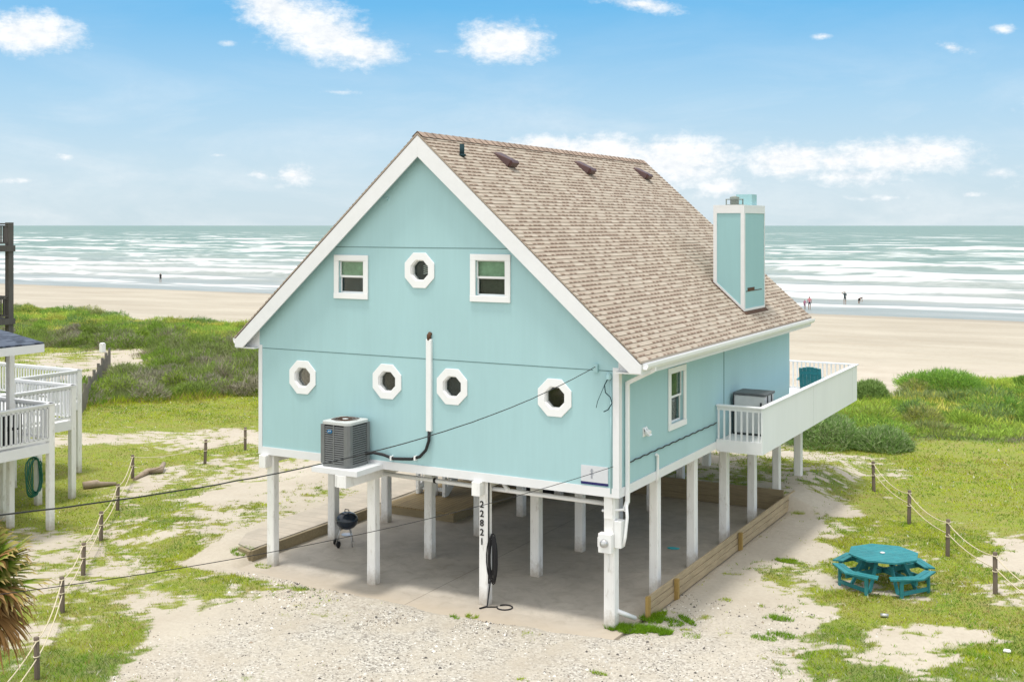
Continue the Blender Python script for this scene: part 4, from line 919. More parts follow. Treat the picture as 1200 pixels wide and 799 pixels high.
# air conditioner
def ac():
    root = empty('air_conditioner', (-6.38,-.68,2.902), 0, 'grey louvred air conditioner unit on the white platform at the front wall', 'air conditioner')
    x0,x1,y0,y1 = -6.76,-5.99,-1.10,-.33; z0 = 2.905
    def rr(r, x0=x0,x1=x1,y0=y0,y1=y1, n=5):
        P = []
        for cx, cy, a in ((x1-r,y0+r,-90),(x1-r,y1-r,0),(x0+r,y1-r,90),(x0+r,y0+r,180)):
            for k in range(n): t = R(a+90*k/(n-1)); P.append((cx+r*math.cos(t), cy+r*math.sin(t)))
        return P
    mb = MB(); mb.prism(rr(.12), 'z', z0+.06, z0+.96); mb.build('coil', M['acslot'], root)
    mb = MB(); mb.prism(rr(.14,x0-.02,x1+.02,y0-.02,y1+.02), 'z', z0, z0+.07); mb.build('base_pan', M['acgrey'], root)
    mb = MB()
    nr = 17
    for k in range(nr):
        z = z0+.09+k*.05; P = rr(.125,x0-.012,x1+.012,y0-.012,y1+.012); Q = rr(.12,x0-.002,x1+.002,y0-.002,y1+.002); n = len(P)
        vs = [(a,b,z) for a,b in P]+[(a,b,z+.027) for a,b in Q]; mb.add(vs, [(i,(i+1)%n,(i+1)%n+n,i+n) for i in range(n)])
        mb.add([(a,b,z-.003) for a,b in Q]+[(a,b,z) for a,b in P], [(i,(i+1)%n,(i+1)%n+n,i+n) for i in range(n)])
    mb.build('louvres', M['acgrey'], root)
    for (a,b,c,d) in ((x1-.13,x1+.016,y0-.016,y0+.13),(x0-.016,x0+.09,y0-.016,y0+.09),(x1-.09,x1+.016,y1-.09,y1+.016)):
        mb = MB(); mb.prism([(a,c),(b-.05,c),(b,c+.05),(b,d),(a,d)] if a > -6.5 and c < -.7 else [(a,c),(b,c),(b,d),(a,d)], 'z', z0+.065, z0+.955); mb.build('corner_post', M['acgrey'], root)
    mb = MB(); mb.box((x0+x1)/2-.05,(x0+x1)/2-.02,y0-.018,y0,z0+.07,z0+.95)
    mb.build('mullion', M['acgrey'], root)
    mb = MB(); P = rr(.14,x0-.025,x1+.025,y0-.025,y1+.025, n=9); n = len(P); cx, cy = (x0+x1)/2, (y0+y1)/2
    A = [math.atan2(b-cy,a-cx) for a,b in P]; I = [(cx+.33*math.cos(t), cy+.33*math.sin(t)) for t in A]
    vs = [(a,b,z0+.96) for a,b in P]+[(a,b,z0+1.02) for a,b in P]+[(a,b,z0+1.045) for a,b in I]+[(a,b,z0+.96) for a,b in I]
    fs = []
    for i in range(n):
        j=(i+1)%n; fs += [(i,j,n+j,n+i),(n+i,n+j,2*n+j,2*n+i),(2*n+i,2*n+j,3*n+j,3*n+i),(3*n+i,3*n+j,j,i)]
    mb.add(vs,fs); mb.build('top_cover', M['actop'], root)
    mb = MB(); mb.lathe([(.33,.95),(.0,.95)], (cx,cy,z0), 24); 
    for r in (.10,.17,.24,.31): mb.tube([(cx+r*math.cos(R(a)),cy+r*math.sin(R(a)),z0+1.04) for a in range(0,361,20)], .006, 4)
    for a in range(0,360,30): mb.bar((cx+.06*math.cos(R(a)),cy+.06*math.sin(R(a)),z0+1.04),(cx+.33*math.cos(R(a)),cy+.33*math.sin(R(a)),z0+1.035),.006,.006)
    mb.build('fan_grille', M['rust'], root)
    mb = MB(); mb.lathe([(.07,1.0),(.07,1.05),(0,1.06)], (cx,cy,z0), 14); mb.build('fan_motor_cap', M['actop'], root)
    mb = MB(); bx = x0+.24
    mb.prism([(bx+.075*math.cos(t),z0+.80+.045*math.sin(t)) for t in np.linspace(0,2*math.pi,17)[:-1]], 'y', y0-.024, y0-.014)
    mb.tube([(bx-.045,y0-.027,z0+.785),(bx-.02,y0-.027,z0+.81),(bx+.0,y0-.027,z0+.795),(bx+.02,y0-.027,z0+.815),(bx+.045,y0-.027,z0+.805)], .005, 4, mi=1)
    mb.build('badge', [M['blueprint'], M['vinyl']], root)
ac()
# kettle grill
def kettle(x, y, z0, label, s=1.0, mat=None):
    mat = mat or M['enamel']; root = empty('kettle_grill', (x, y, z0), 0, label, 'grill')
    mb = MB(); mb.lathe([(0,.42),(.10,.43),(.20,.48),(.27,.56),(.29,.66)], (x,y,z0), 24); mb.build('bowl', mat, root)
    mb = MB(); mb.lathe([(.295,.66),(.295,.68),(.27,.76),(.20,.83),(.10,.87),(0,.88)], (x,y,z0), 24); lid = mb.build('lid', mat, root)
    mb = MB(); mb.tube([(x-.07,y,z0+.87),(x-.06,y,z0+.94),(x+.06,y,z0+.94),(x+.07,y,z0+.87)], .013, 6); mb.build('handle', M['black'], lid)
    for a in (95, 215, 335):
        ca, sa = math.cos(R(a)), math.sin(R(a)); mb = MB(); mb.tube([(x+.16*ca,y+.16*sa,z0+.46),(x+.30*ca,y+.30*sa,z0+.02)], .013, 6); mb.build('leg', M['steel'], root)
    for a in (215, 335-120+0):
        pass
    for a in (200, 262):
        ca, sa = math.cos(R(a)), math.sin(R(a)); mb = MB(); c = (x+.31*ca,y+.31*sa,z0+.085)
        mb.lathe([(0,-.02),(.055,-.02),(.083,-.016),(.083,.016),(.055,.02),(0,.02)], c, 16, axis='x'); mb.build('wheel', M['black'], root)
    mb = MB(); mb.lathe([(0,.25),(.12,.26),(.15,.29),(.145,.29),(0,.265)], (x,y,z0), 18); mb.build('ash_tray', M['steel'], root)
kettle(-8.62, 2.30, .006, 'dark blue kettle charcoal grill standing on the slab by a white piling')
# hose bundle by the number piling
root = empty('electric_cord', (-2.84,-.04,.005), 0, 'black cord hung in loops on the numbered piling, its tail coiled on the slab', 'cord')
mb = MB(); rr_ = random.Random(4)
for i in range(9):
    w = .04+.012*i*rr_.uniform(.5,1); zt_ = 1.62-rr_.uniform(0,.15); zb = .72-rr_.uniform(0,.25); cx = -2.84+rr_.uniform(-.01,.02); yy = -.06+rr_.uniform(-.05,.04)
    P = [(cx+w*math.sin(t)*1.1, yy+.02*math.cos(t*2), (zt_+zb)/2+(zt_-zb)/2*math.cos(t)) for t in np.linspace(0,2*math.pi,19)]
    mb.tube(P, .014, 5, caps=False)
mb.build('hung_loops', M['black'], root)
mb = MB(); mb.tube([(-2.86,-.05,.8),(-2.9,-.1,.35),(-2.92,-.15,.03),(-2.99,-.36,.025),(-2.92,-.2,.02),(-2.75,-.1,.02)]+[(-2.55+.17*math.cos(t),-.02+.17*math.sin(t),.02) for t in np.linspace(3.4,3.4+5.6,16)], .016, 6); mb.build('coiled_tail', M['black'], root)
# retaining boards
root = empty('retaining_boards', (.45,6.9,0), 0, 'long pale timber edging of two stacked boards beside the right edge of the slab', 'edging boards')
mb = MB(); mb.bar((.42,.95,.37),(.47,12.3,.40),.04,.14); mb.build('board', M['pinewood'], root)
mb = MB(); mb.bar((.43,.95,.22),(.48,12.3,.24),.04,.13); mb.build('board', M['pinewood'], root)
mb = MB(); mb.bar((.44,.95,.06),(.49,12.3,.09),.045,.16); mb.build('board', M['pinewood'], root)
for x, y in ((.45,.90),(.51,2.45),(.54,6.95)):
    mb = MB(); mb.box(x-.04,x+.05,y-.05,y+.05,-.1,.44 if y > 1 else .46); mb.build('stake', M['stake'], root)
root = empty('retaining_board', (-3,11.55,0), 0, 'greenish brown timber retaining wall across the back of the slab', 'edging boards')
for z in (.0,.205,.41):
    mb = MB(); mb.box(-6.6,.38,11.47,11.52,z+.006,z+.205); mb.build('board', M['pinex'], root)
root = empty('retaining_board', (-9.8,2.4,0), 0, 'low brown timber edging along the left side of the slab by the grill', 'edging boards')
mb = MB(); mb.box(-9.86,-9.80,-.02,5.05,0,.265); mb.build('board', M['pinex'], root)
mb = MB(); mb.bar((-9.84,-.05,.13),(-10.35,.12,.13),.10,.26); mb.build('board', M['pinex'], root)
root = empty('wooden_platform', (-8.6,7,0), 0, 'low square wooden deck platform on the slab under the house', 'platform')
mb = MB(); mb.box(-9.78,-7.38,5.6,9.4,.215,.26); mb.build('decking', M['pinedeck'], root)
mb = MB(); mb.box(-9.76,-7.40,5.62,5.66,.006,.214); mb.box(-7.44,-7.40,5.661,9.38,.006,.214); mb.box(-9.76,-9.72,5.661,9.38,.006,.214); mb.build('rim_board', M['pinex'], root)
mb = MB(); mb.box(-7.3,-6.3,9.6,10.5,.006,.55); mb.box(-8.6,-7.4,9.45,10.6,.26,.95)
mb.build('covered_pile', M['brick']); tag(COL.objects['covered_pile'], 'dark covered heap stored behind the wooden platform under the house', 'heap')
# storage box on the deck
root = empty('storage_cabinet', (.78,7.35,DZ), 0, 'white deck cabinet with a dark grey lid standing against the side wall', 'cabinet')
mb = MB(); mb.box(.36,1.18,6.97,7.75,DZ+.05,DZ+1.02); mb.build('body', M['boxgrey'], root, bevel=.01)
mb = MB(); mb.box(.33,1.21,6.94,7.78,DZ+1.022,DZ+1.085); mb.build('lid', M['boxlid'], root, bevel=.012)
mb = MB(); mb.box(.335,.359,6.95,6.99,DZ+.01,DZ+1.02); mb.box(.36,1.18,6.965,6.99,DZ+.004,DZ+.05); mb.build('dark_trim', M['darkmetal'], root)
for a in (7.18, 7.52):
    mb = MB(); mb.box(1.181,1.20,a-.02,a+.02,DZ+.84,DZ+1.03); mb.build('latch', M['darkmetal'], root)
mb = MB(); mb.box(1.05,1.10,6.955,6.969,DZ+.74,DZ+.86); mb.build('handle', M['darkmetal'], root)
# deck chair
def chair(x, y, z, rz, label):
    root = empty('deck_chair', (x, y, z), rz, label, 'chair'); mm = M['tealwood']
    mb = MB()
    for i in range(6): mb.box(-.30,.30,-.28+i*.095,-.20+i*.095,.36+.02*i*-1+.08,.385+.02*i*-1+.08)
    mb.build('seat', mm, root, xf=1)
    mb = MB()
    for i in range(6):
        xx = -.28+i*.112; mb.bar((xx,-.28,.40),(xx,-.52,1.06 - .02*abs(i-2.5)),.108,.025,up=(0,1,0))
    mb.bar((-.32,-.47,.86),(.32,-.47,.86),.03,.09); mb.build('backrest', mm, root, xf=1)
    for sx in (-1,1):
        mb = MB(); mb.box(sx*.36-.06,sx*.36+.06,-.42,.34,.62,.645); mb.build('armrest', mm, root, xf=1)
        mb = MB(); mb.box(sx*.34-.03,sx*.34+.03,.22,.30,0,.619); mb.build('leg', mm, root, xf=1)
        mb = MB(); mb.bar((sx*.34,-.45,.06),(sx*.34,.2,.40),.04,.10); mb.build('leg', mm, root, xf=1)
chair(.55, 14.05, DZ+.002, R(8), 'teal slatted armchair on the far end of the white deck')

# picnic table
PS = .93
def picnic():
    cx, cy = site(1035, 647, .75); root = empty('picnic_table', (cx, cy, H(cx,cy)), R(0), 'teal octagonal picnic table with attached benches on the grass', 'picnic table'); mm = M['tealwood']
    def oc(r, a0): return [(r*math.cos(R(a0+45*k)), r*math.sin(R(a0+45*k))) for k in range(8)]
    A0 = 14.5+22.5-7
    top = oc(.88, A0); mb = MB()
    # planks cut to the octagon
    n = 9; ang = R(A0+22.5); ca, sa = math.cos(ang), math.sin(ang)
    def clip(poly, a, b):   # keep a <= v <= b in rotated frame
        def cut(P, f):
            out = []
            for i in range(len(P)):
                p, q = P[i], P[(i+1)%len(P)]; fp, fq = f(p), f(q)
                if fp >= 0: out.append(p)
                if fp*fq < 0: t = fp/(fp-fq); out.append((p[0]+(q[0]-p[0])*t, p[1]+(q[1]-p[1])*t))
            return out
        v = lambda p: -p[0]*sa+p[1]*ca
        return cut(cut(poly, lambda p: v(p)-a), lambda p: b-v(p))
    for i in range(n):
        a = -.83+i*1.66/n; P = clip(top, a+.003, a+1.66/n-.003)
        if len(P) > 2: mb.prism(P, 'z', .71, .75)
    mb.build('tabletop', mm, root, xf=1)
    mb = MB()
    for i in range(0,8,2):
        p, q = top[i], top[(i+4)%8]; mb.bar((p[0]*.92,p[1]*.92,.66),(q[0]*.92,q[1]*.92,.66 if i else .659),.04,.09)
    for i in range(4):
        a = R(A0+22.5+90*i); a2 = R(A0+22.5+90*i)
        mb.bar((1.18*math.cos(a2),1.18*math.sin(a2),.34),(-.1*math.cos(a2),-.1*math.sin(a2),.34+.002*i),.05,.11)
    mb.build('frame', mm, root, xf=1)
    bends = [237,327,57,147]
    for bdir in bends:
        a = R(bdir); mb = MB(); ro, ri = 1.30, 1.02; 
        def pt(r, dd): return (r*math.cos(R(bdir+dd)), r*math.sin(R(bdir+dd)))
        # two segments meeting at the bend, following two sides of the octagon
        e = 38
        Ro = ro*math.cos(R(22.5))/math.cos(R(e-22.5)); Ri = ri*math.cos(R(22.5))/math.cos(R(e-22.5))
        for sg in (1,-1):
            for (u0,u1) in ((0,.48),(.52,1)):
                def lerp(p,q,t): return (p[0]+(q[0]-p[0])*t, p[1]+(q[1]-p[1])*t)
                A_, B_ = lerp(pt(ri,0),pt(ro,0),u0), lerp(pt(ri,0),pt(ro,0),u1); C_, D_ = lerp(pt(Ri,sg*e),pt(Ro,sg*e),u1), lerp(pt(Ri,sg*e),pt(Ro,sg*e),u0)
                mb.prism([A_,B_,C_,D_], 'z', .42, .455)
        mb.build('bench', mm, root, xf=1)
        for sg in (1,-1):
            r = 1.13; p = pt(r, sg*24); mb = MB(); mb.bar((p[0],p[1],-.02),(p[0],p[1],.419),.09,.05,up=(math.cos(R(bdir+sg*24)),math.sin(R(bdir+sg*24)),0))
            mb.build('bench_leg', mm, root, xf=1)
            mb = MB(); q = pt(.40, sg*24); q2 = pt(.86, sg*22); mb.bar((q2[0],q2[1],-.02),(q[0],q[1],.709),.09,.04,up=(math.cos(R(bdir+90)),math.sin(R(bdir+90)),0))
            mb.build('table_leg', mm, root, xf=1)
        mb = MB(); p, q = pt(1.13,24), pt(1.13,-24); mb.bar((p[0],p[1],.10),(q[0],q[1],.10),.04,.09)
        mb.bar((p[0],p[1],.36),(q[0],q[1],.36),.04,.08); mb.build('bench_brace', mm, root, xf=1)
    root.scale = (PS,PS,.97)
    return root
picnic()
# small litter
x, y = site(1035, 645.5, .76); mb = MB(); mb.lathe([(0,0),(.05,.0),(.06,.02),(0,.03)], (x, y-.1, H(*site(1035,647,.75))+.73), 10); tag(mb.build('saucer', M['litter']), 'small white saucer near the edge of the teal picnic table top', 'saucer')
x, y = site(789, 643); mb = MB(); mb.prism([(x-.16,y-.05),(x-.02,y-.1),(x+.13,y-.04),(x+.16,y+.05),(x,y+.09),(x-.1,y+.05)], 'z', .006, .035); tag(mb.build('sandal', M['litterteal'], bevel=.01), 'single teal sandal lying on the slab between two right pilings', 'sandal')
x, y = site(1036, 724); z = H(x, y); mb = MB(); mb.tube([(x-.08,y,z+.05),(x+.08,y+.04,z+.05)], .04, 10); tag(mb.build('tin_can', M['steel']), 'crushed pale tin lying in the grass in front of the picnic table', 'can')
x, y = site(1180, 765); z = H(x, y); mb = MB(); mb.box(x-.07,x+.07,y-.05,y+.05,z+.0,z+.06); tag(mb.build('paper_scrap', M['litter'], bevel=.02), 'white scrap lying in the grass at the right edge of the yard', 'scrap')
x, y = site(120, 415.5); z = H(x, y); mb = MB(); mb.box(x-.15,x+.15,y-.15,y+.15,z,z+.55); mb.lathe([(.17,.55),(.17,.6),(0,.63)], (x,y,z), 12); tag(mb.build('utility_box', M['vinyl'], bevel=.02), 'small white box on the sandy track by the brush on the left', 'utility box')

# rope fences
def rope_fence(pts, h, labels, grp, lab, ropes):
    tops = []
    for i, (x, y) in enumerate(pts):
        z = H(x, y); lean = (random.uniform(-.03,.03), random.uniform(-.03,.03)); r = .055
        root = empty('fence_post', (x, y, z), 0, labels[i], 'fence post', grp)
        mb = MB(); mb.tube([(0,0,-.3),(0,0,0),(lean[0],lean[1],h*.99),(lean[0],lean[1],h)], [r*1.05,r,r*.95,r*.8], 9); mb.build('timber', M['greypost'], root, xf=1)
        mb = MB()
        for f in (.92,.55): mb.tube([(r*1.02*math.cos(t)+lean[0]*f, r*1.02*math.sin(t)+lean[1]*f, h*f+.01*math.sin(t)) for t in np.linspace(0,6.3,13)], .013, 5)
        mb.build('rope_loop', M['rope'], root, xf=1)
        tops.append(Vector((x, y, z)))
    mb = MB()
    for a, b in zip(tops[:-1], tops[1:]):
        if (b-a).length < .1: continue
        for f in ropes:
            sag = (.10 if f > .7 else .07)*(b-a).length/3; P = []
            d = (b-a).normalized()*.0
            for t in np.linspace(0,1,13):
                p = a.lerp(b, t); p.z += h*f - 4*sag*t*(1-t)*1.4; P.append(p)
            mb.tube(P, .0125, 5)
    o = mb.build('rope', M['rope']); tag(o, lab, 'rope')
LP = [(-6.4,-10.3),(-8.19,-7.68),(-10.8,-4.95),(-12.6,-2.85),(-14.6,-.55),(-16.8,2.0),(-19.75,5.3)]
LL = ['weathered post of the left rope fence outside the frame below the palm','weathered rope fence post touching the palm fronds','second rope fence post counting from the palm','third rope fence post counting from the palm','fourth rope fence post counting from the palm','rope fence post just nearer than the end of the driftwood log','rope fence post at the far bend of the left fence, behind the log']
rope_fence(LP, .78, LL, 'posts of the left rope fence', 'pale double rope sagging between the weathered posts on the left', (.92,.5))
rope_fence([(-19.72,5.36),(-19.31,8.19),(-19.77,10.76)][1:], .85, ['lone short post on the sand track left of the house','short post right against the left house corner in the view'], 'posts beyond the bend of the left fence', 'thin rope between the two far posts left of the house', (.6,))
mb = MB(); a, b = Vector((-19.75,5.3,H(-19.75,5.3)+.7)), Vector((-19.31,8.19,H(-19.31,8.19)+.6)); mb.tube([a.lerp(b,t)+Vector((0,0,-.5*t*(1-t))) for t in np.linspace(0,1,9)], .011, 5); tag(mb.build('rope', M['rope']), 'slack rope between the bend post and the lone post on the sand track', 'rope')
RP = [(2.17,15.35),(3.88,11.75),(5.33,8.9),(6.76,6.2),(8.2,3.5)]
rope_fence(RP, .95, ['farthest post of the right rope fence, where the ropes start','second farthest post of the right rope fence','post of the right rope fence behind the picnic table','nearest visible post of the right rope fence by the sandy patch','post of the right rope fence beyond the right edge of the frame'], 'posts of the right rope fence', 'pale double rope running between the posts on the right lawn', (.90,.62))
# driftwood
x0, y0 = site(97,573); x1, y1 = site(136,569); z = H(x0,y0)
mb = MB(); mb.tube([(x0,y0,z+.1),(x0+.25,y0+.35,z+.14),((x0+x1)/2,(y0+y1)/2,z+.10),(x1,y1,z+.06)], [.13,.12,.09,.05], 9); tag(mb.build('driftwood_log', M['driftwood']), 'thick driftwood log lying left of the rope fence', 'log')
x0, y0 = site(157,563); x1, y1 = site(192,550); z = H(x0,y0)
mb = MB(); mb.tube([(x0,y0,z+.04),((x0+x1)/2-.1,(y0+y1)/2,z+.10),((x0+x1)/2+.2,(y0+y1)/2+.3,z+.12),(x1,y1,z+.20)], [.05,.10,.12,.07], 9); mb.tube([((x0+x1)/2,(y0+y1)/2,z+.1),((x0+x1)/2+.5,(y0+y1)/2+.1,z+.3)], [.05,.02], 6); tag(mb.build('driftwood_log', M['driftwood']), 'pale forked driftwood just behind the rope fence', 'log')

# overhead wires
def wire(A, E, sag, r, label, wob=0):
    A, E = Vector(A), Vector(E); P = []
    for i, t in enumerate(np.linspace(0,1,90)):
        p = A.lerp(E, t); p.z -= 4*sag*t*(1-t); 
        if 1 < i < 89: p += Vector((random.uniform(-wob,wob),0,random.uniform(-wob,wob)))
        P.append(p)
    mb = MB(); mb.tube(P, r, 6); o = mb.build('overhead_wire', M['wire']); tag(o, label, 'wire')
wire((-.25,-.26,5.46), (3,-29,9), 1.4, .0075, 'upper black overhead wire ending near the top of the right porthole', .003)
wire((.15,-.24,3.42), (-9,-30,7.5), 1.6, .006, 'lower thin overhead wire passing in front of the pilings')
mb = MB(); P = [(XR+.035,.1+i*.13,3.43+.012*math.sin(i*1.9)) for i in range(45)]; mb.tube(P, .014, 6); mb.build('wall_cable', M['wire'], house)
for k in range(6): pass

# ------------------------------------------------------------------ neighbour house with zigzag decks
nb = empty('neighbour_house', (-19,-2,0), 0, 'white house with stepped decks and slate blue porch roof at the left edge', 'house')
corners = [(-16.7,-.35),(-19.15,2.45),(-22.05,5.15)]
rd = [(-16.7,-9,-.35),(-19.15,-.35,2.45),(-22.05,2.45,5.15)]
ZF = 2.40; ZT = 3.50
mb = MB(); mb.box(-26,-16.72,-9,-.37,ZF-.05,ZF); mb.box(-26,-19.17,-.369,2.43,ZF-.05,ZF); mb.box(-26,-22.07,2.431,5.13,ZF-.05,ZF); mb.build('deck_floor', M['white'], nb)
def rail(a, b, nm='railing'):
    a, b = Vector(a), Vector(b); L = (b-a).length; d = (b-a)/L; mb = MB()
    mb.bar(a+Vector((0,0,ZT-.02)), b+Vector((0,0,ZT-.02)), .13, .04); mb.bar(a+Vector((0,0,ZF+.12)), b+Vector((0,0,ZF+.12)), .04, .08); mb.bar(a+Vector((0,0,ZT-.09)), b+Vector((0,0,ZT-.09)), .04, .08)
    n = int(L/.145)
    for i in range(n+1):
        p = a+d*(L*(i+.5)/(n+1)); mb.box(p.x-.02,p.x+.02,p.y-.02,p.y+.02,ZF+.14,ZT-.1)
    mb.build(nm, M['trim'], nb)
    mb = MB(); mb.bar(a+Vector((0,0,ZF-.12)), b+Vector((0,0,ZF-.12)), .05, .28); mb.build('deck_fascia', M['trim'], nb)
rail((-16.7,-9,0),(-16.7,-.35,0)); rail((-16.7,-.35,0),(-19.15,-.35,0)); rail((-19.15,-.3,0),(-19.15,2.45,0)); rail((-19.15,2.45,0),(-22.05,2.45,0)); rail((-22.05,2.5,0),(-22.05,5.15,0)); rail((-22.05,5.15,0),(-27,5.15,0))
for x, y, zz in ((-16.75,-.42,ZT),(-17.85,-.85,5.05),(-19.2,2.38,ZT),(-22.1,5.08,ZT),(-19.4,1.3,ZF-.05),(-16.75,-4,ZT),(-18.7,-.42,ZF-.05),(-22.1,2.5,ZT),(-20.6,.6,ZF-.05),(-20.6,-1.6,ZF-.05),(-16.75,-8,ZT)):
    mb = MB(); w = .09 if zz < 4 else .085; mb.box(x-w,x+w,y-w,y+w,H(x,y)-.1,zz,ch=.015); mb.build('piling', M['post'], nb)
# porch roof
ex, ey, ez = -16.35, -.95, 5.15
RZ = 5.98
mb_v = [(-16.35,ey,5.24),(-16.35,-10,5.24),(-21.2,-10,RZ),(-21.2,ey,RZ)]
me = bpy.data.meshes.new('roof'); o0 = origin(nb); dn = Vector((0,0,-.04))
vv = [Vector(p) for p in mb_v]; allv = vv+[p+dn for p in vv]
me.from_pydata([tuple(p-o0) for p in allv], [], [(0,1,2,3),(7,6,5,4),(0,4,5,1),(3,2,6,7),(0,3,7,4),(1,5,6,2)])
ul = me.uv_layers.new(name='UVMap')
for lp in me.loops:
    p = allv[lp.vertex_index]; ul.data[lp.index].uv = (p.y, (p.x+16.35)*-1.07)
me.materials.append(M['shingle_blue']); o = bpy.data.objects.new('roof', me); COL.objects.link(o); o.parent = nb
mb = MB(); mb.box(-16.37,-16.33,-10,ey,4.98,5.195); mb.prism([(-16.37,4.98),(-16.37,5.195),(-21.2,RZ-.06),(-21.2,RZ-.3),(-17.0,4.98)], 'y', ey-.04, ey-.001); mb.box(-17.0,-16.38,-10,ey-.041,4.98,5.01); mb.build('roof_fascia', M['trim'], nb)
mb = MB(); mb.box(-27,-21.2,-10,-.4,2.3,6.9); mb.build('wall', M['white'], nb)
mb = MB()
mb.add([(-20.9,.3,7.12),(-20.9,-10.3,7.12),(-24,-10.3,8.3),(-27.3,-10.3,7.05),(-27.3,.3,7.05),(-24,.3,8.3),(-20.9,.3,6.95),(-20.9,-10.3,6.95),(-27.3,-10.3,6.9),(-27.3,.3,6.9)], [(0,1,2,5),(5,2,3,4),(0,6,7,1),(3,8,9,4),(0,5,4,9,6),(1,7,8,3,2)])
mb.build('upper_roof', M['shingle_blue'], nb)
# green hose on its post
root = empty('garden_hose', (-19.25,1.22,0), 0, 'green garden hose hung in loops on a piling of the neighbouring house', 'hose')
mb = MB()
for i in range(8):
    r = .20+.012*i; P = [(-19.22+.02*i*.5+.05*math.sin(t*3+i), 1.12-.03*i+r*.95*math.sin(t), .95+.50*math.cos(t)*(1+.03*i)) for t in np.linspace(0,6.28,17)]
    mb.tube(P, .018, 5, caps=False)
mb.build('coil', M['hose'], root)
mb = MB(); mb.box(-19.36,-19.10,1.10,1.16,1.40,1.46); mb.build('hanger', M['steel'], root)
kettle(-18.05,-1.6,ZF+.002,'black covered grill on the neighbouring white deck', mat=M['black'])
root = empty('deck_bench', (-17.4,-2.2,ZF), 0, 'dark slatted bench behind the white balusters of the neighbouring deck', 'bench')
mb = MB()
for i in range(5): mb.box(-17.75+i*.1,-17.67+i*.1,-3.0,-1.0,ZF+.42,ZF+.45)
mb.build('seat', M['brick'], root)
mb = MB()
for i in range(12): mb.box(-17.22,-17.18,-2.95+i*.17,-2.86+i*.17,ZF+.02,ZF+.85)
mb.build('backrest', M['brick'], root)

# far left timber tower of decks
tw = empty('timber_house', (-43,14,0), 0, 'tall dark timber house with stacked balconies, cut by the left edge of the frame', 'house')
TX, TY = -40.3, 16.3
for x, y in ((TX,TY),(TX,TY-5),(TX-4.5,TY),(TX-4.5,TY-5)):
    mb = MB(); mb.box(x-.14,x+.14,y-.14,y+.14,H(x,y)-.1,8.55); mb.build('post', M['darkwood'], tw)
for z in (3.75, 7.4):
    mb = MB(); mb.box(TX-6,TX+.2,TY-6,TY+.2,z-.30,z); mb.build('balcony_floor', M['darkwood'], tw)
    for a, b in (((TX,TY-6),(TX,TY)),((TX-6,TY),(TX,TY))):
        mb = MB(); A = Vector((*a,0)); B = Vector((*b,0)); 
        for zz, hh in ((z+1.08,.07),(z+.12,.07),(z+.98,.05)): mb.bar(A+Vector((0,0,zz)),B+Vector((0,0,zz)),.09,hh)
        n = 32
        for i in range(n): p = A.lerp(B,(i+.5)/n); mb.box(p.x-.022,p.x+.022,p.y-.022,p.y+.022,z+.12,z+1.0)
        mb.build('balcony_railing', M['darkwood'], tw)
mb = MB(); mb.box(TX-12,TX-6,TY-8,TY+1,0,9.5); mb.build('wall', M['darkwood'], tw)
mb = MB(); mb.prism([(TX-12.5,9.5),(TX-5.5,9.5),(TX-9,11.5)], 'y', TY-8.5, TY+1.5); mb.build('roof', M['darkwood'], tw)
# picket sand fence by the brush
root = empty('picket_fence', (-35,16,0), 0, 'weathered picket fence running along the foot of the grey brush on the left', 'fence')
A, B = np.array(site(92,491)), np.array(site(128,432)); L = np.hypot(*(B-A)); mb = MB(); n = int(L/.24)
for i in range(n):
    p = A+(B-A)*i/n; z = H(p[0],p[1]); h = .95*random.uniform(.9,1.05)
    mb.box(p[0]-.03,p[0]+.03,p[1]-.012,p[1]+.012,z-.1,z+h)
mb.build('pickets', M['picket'], root)
mb = MB()
for i in range(0,8):
    p = A+(B-A)*i/7; z = H(p[0],p[1]); mb = MB(); mb.box(p[0]-.055,p[0]+.055,p[1]-.055,p[1]+.055,z-.1,z+1.2); mb.build('post', M['picket'], root)

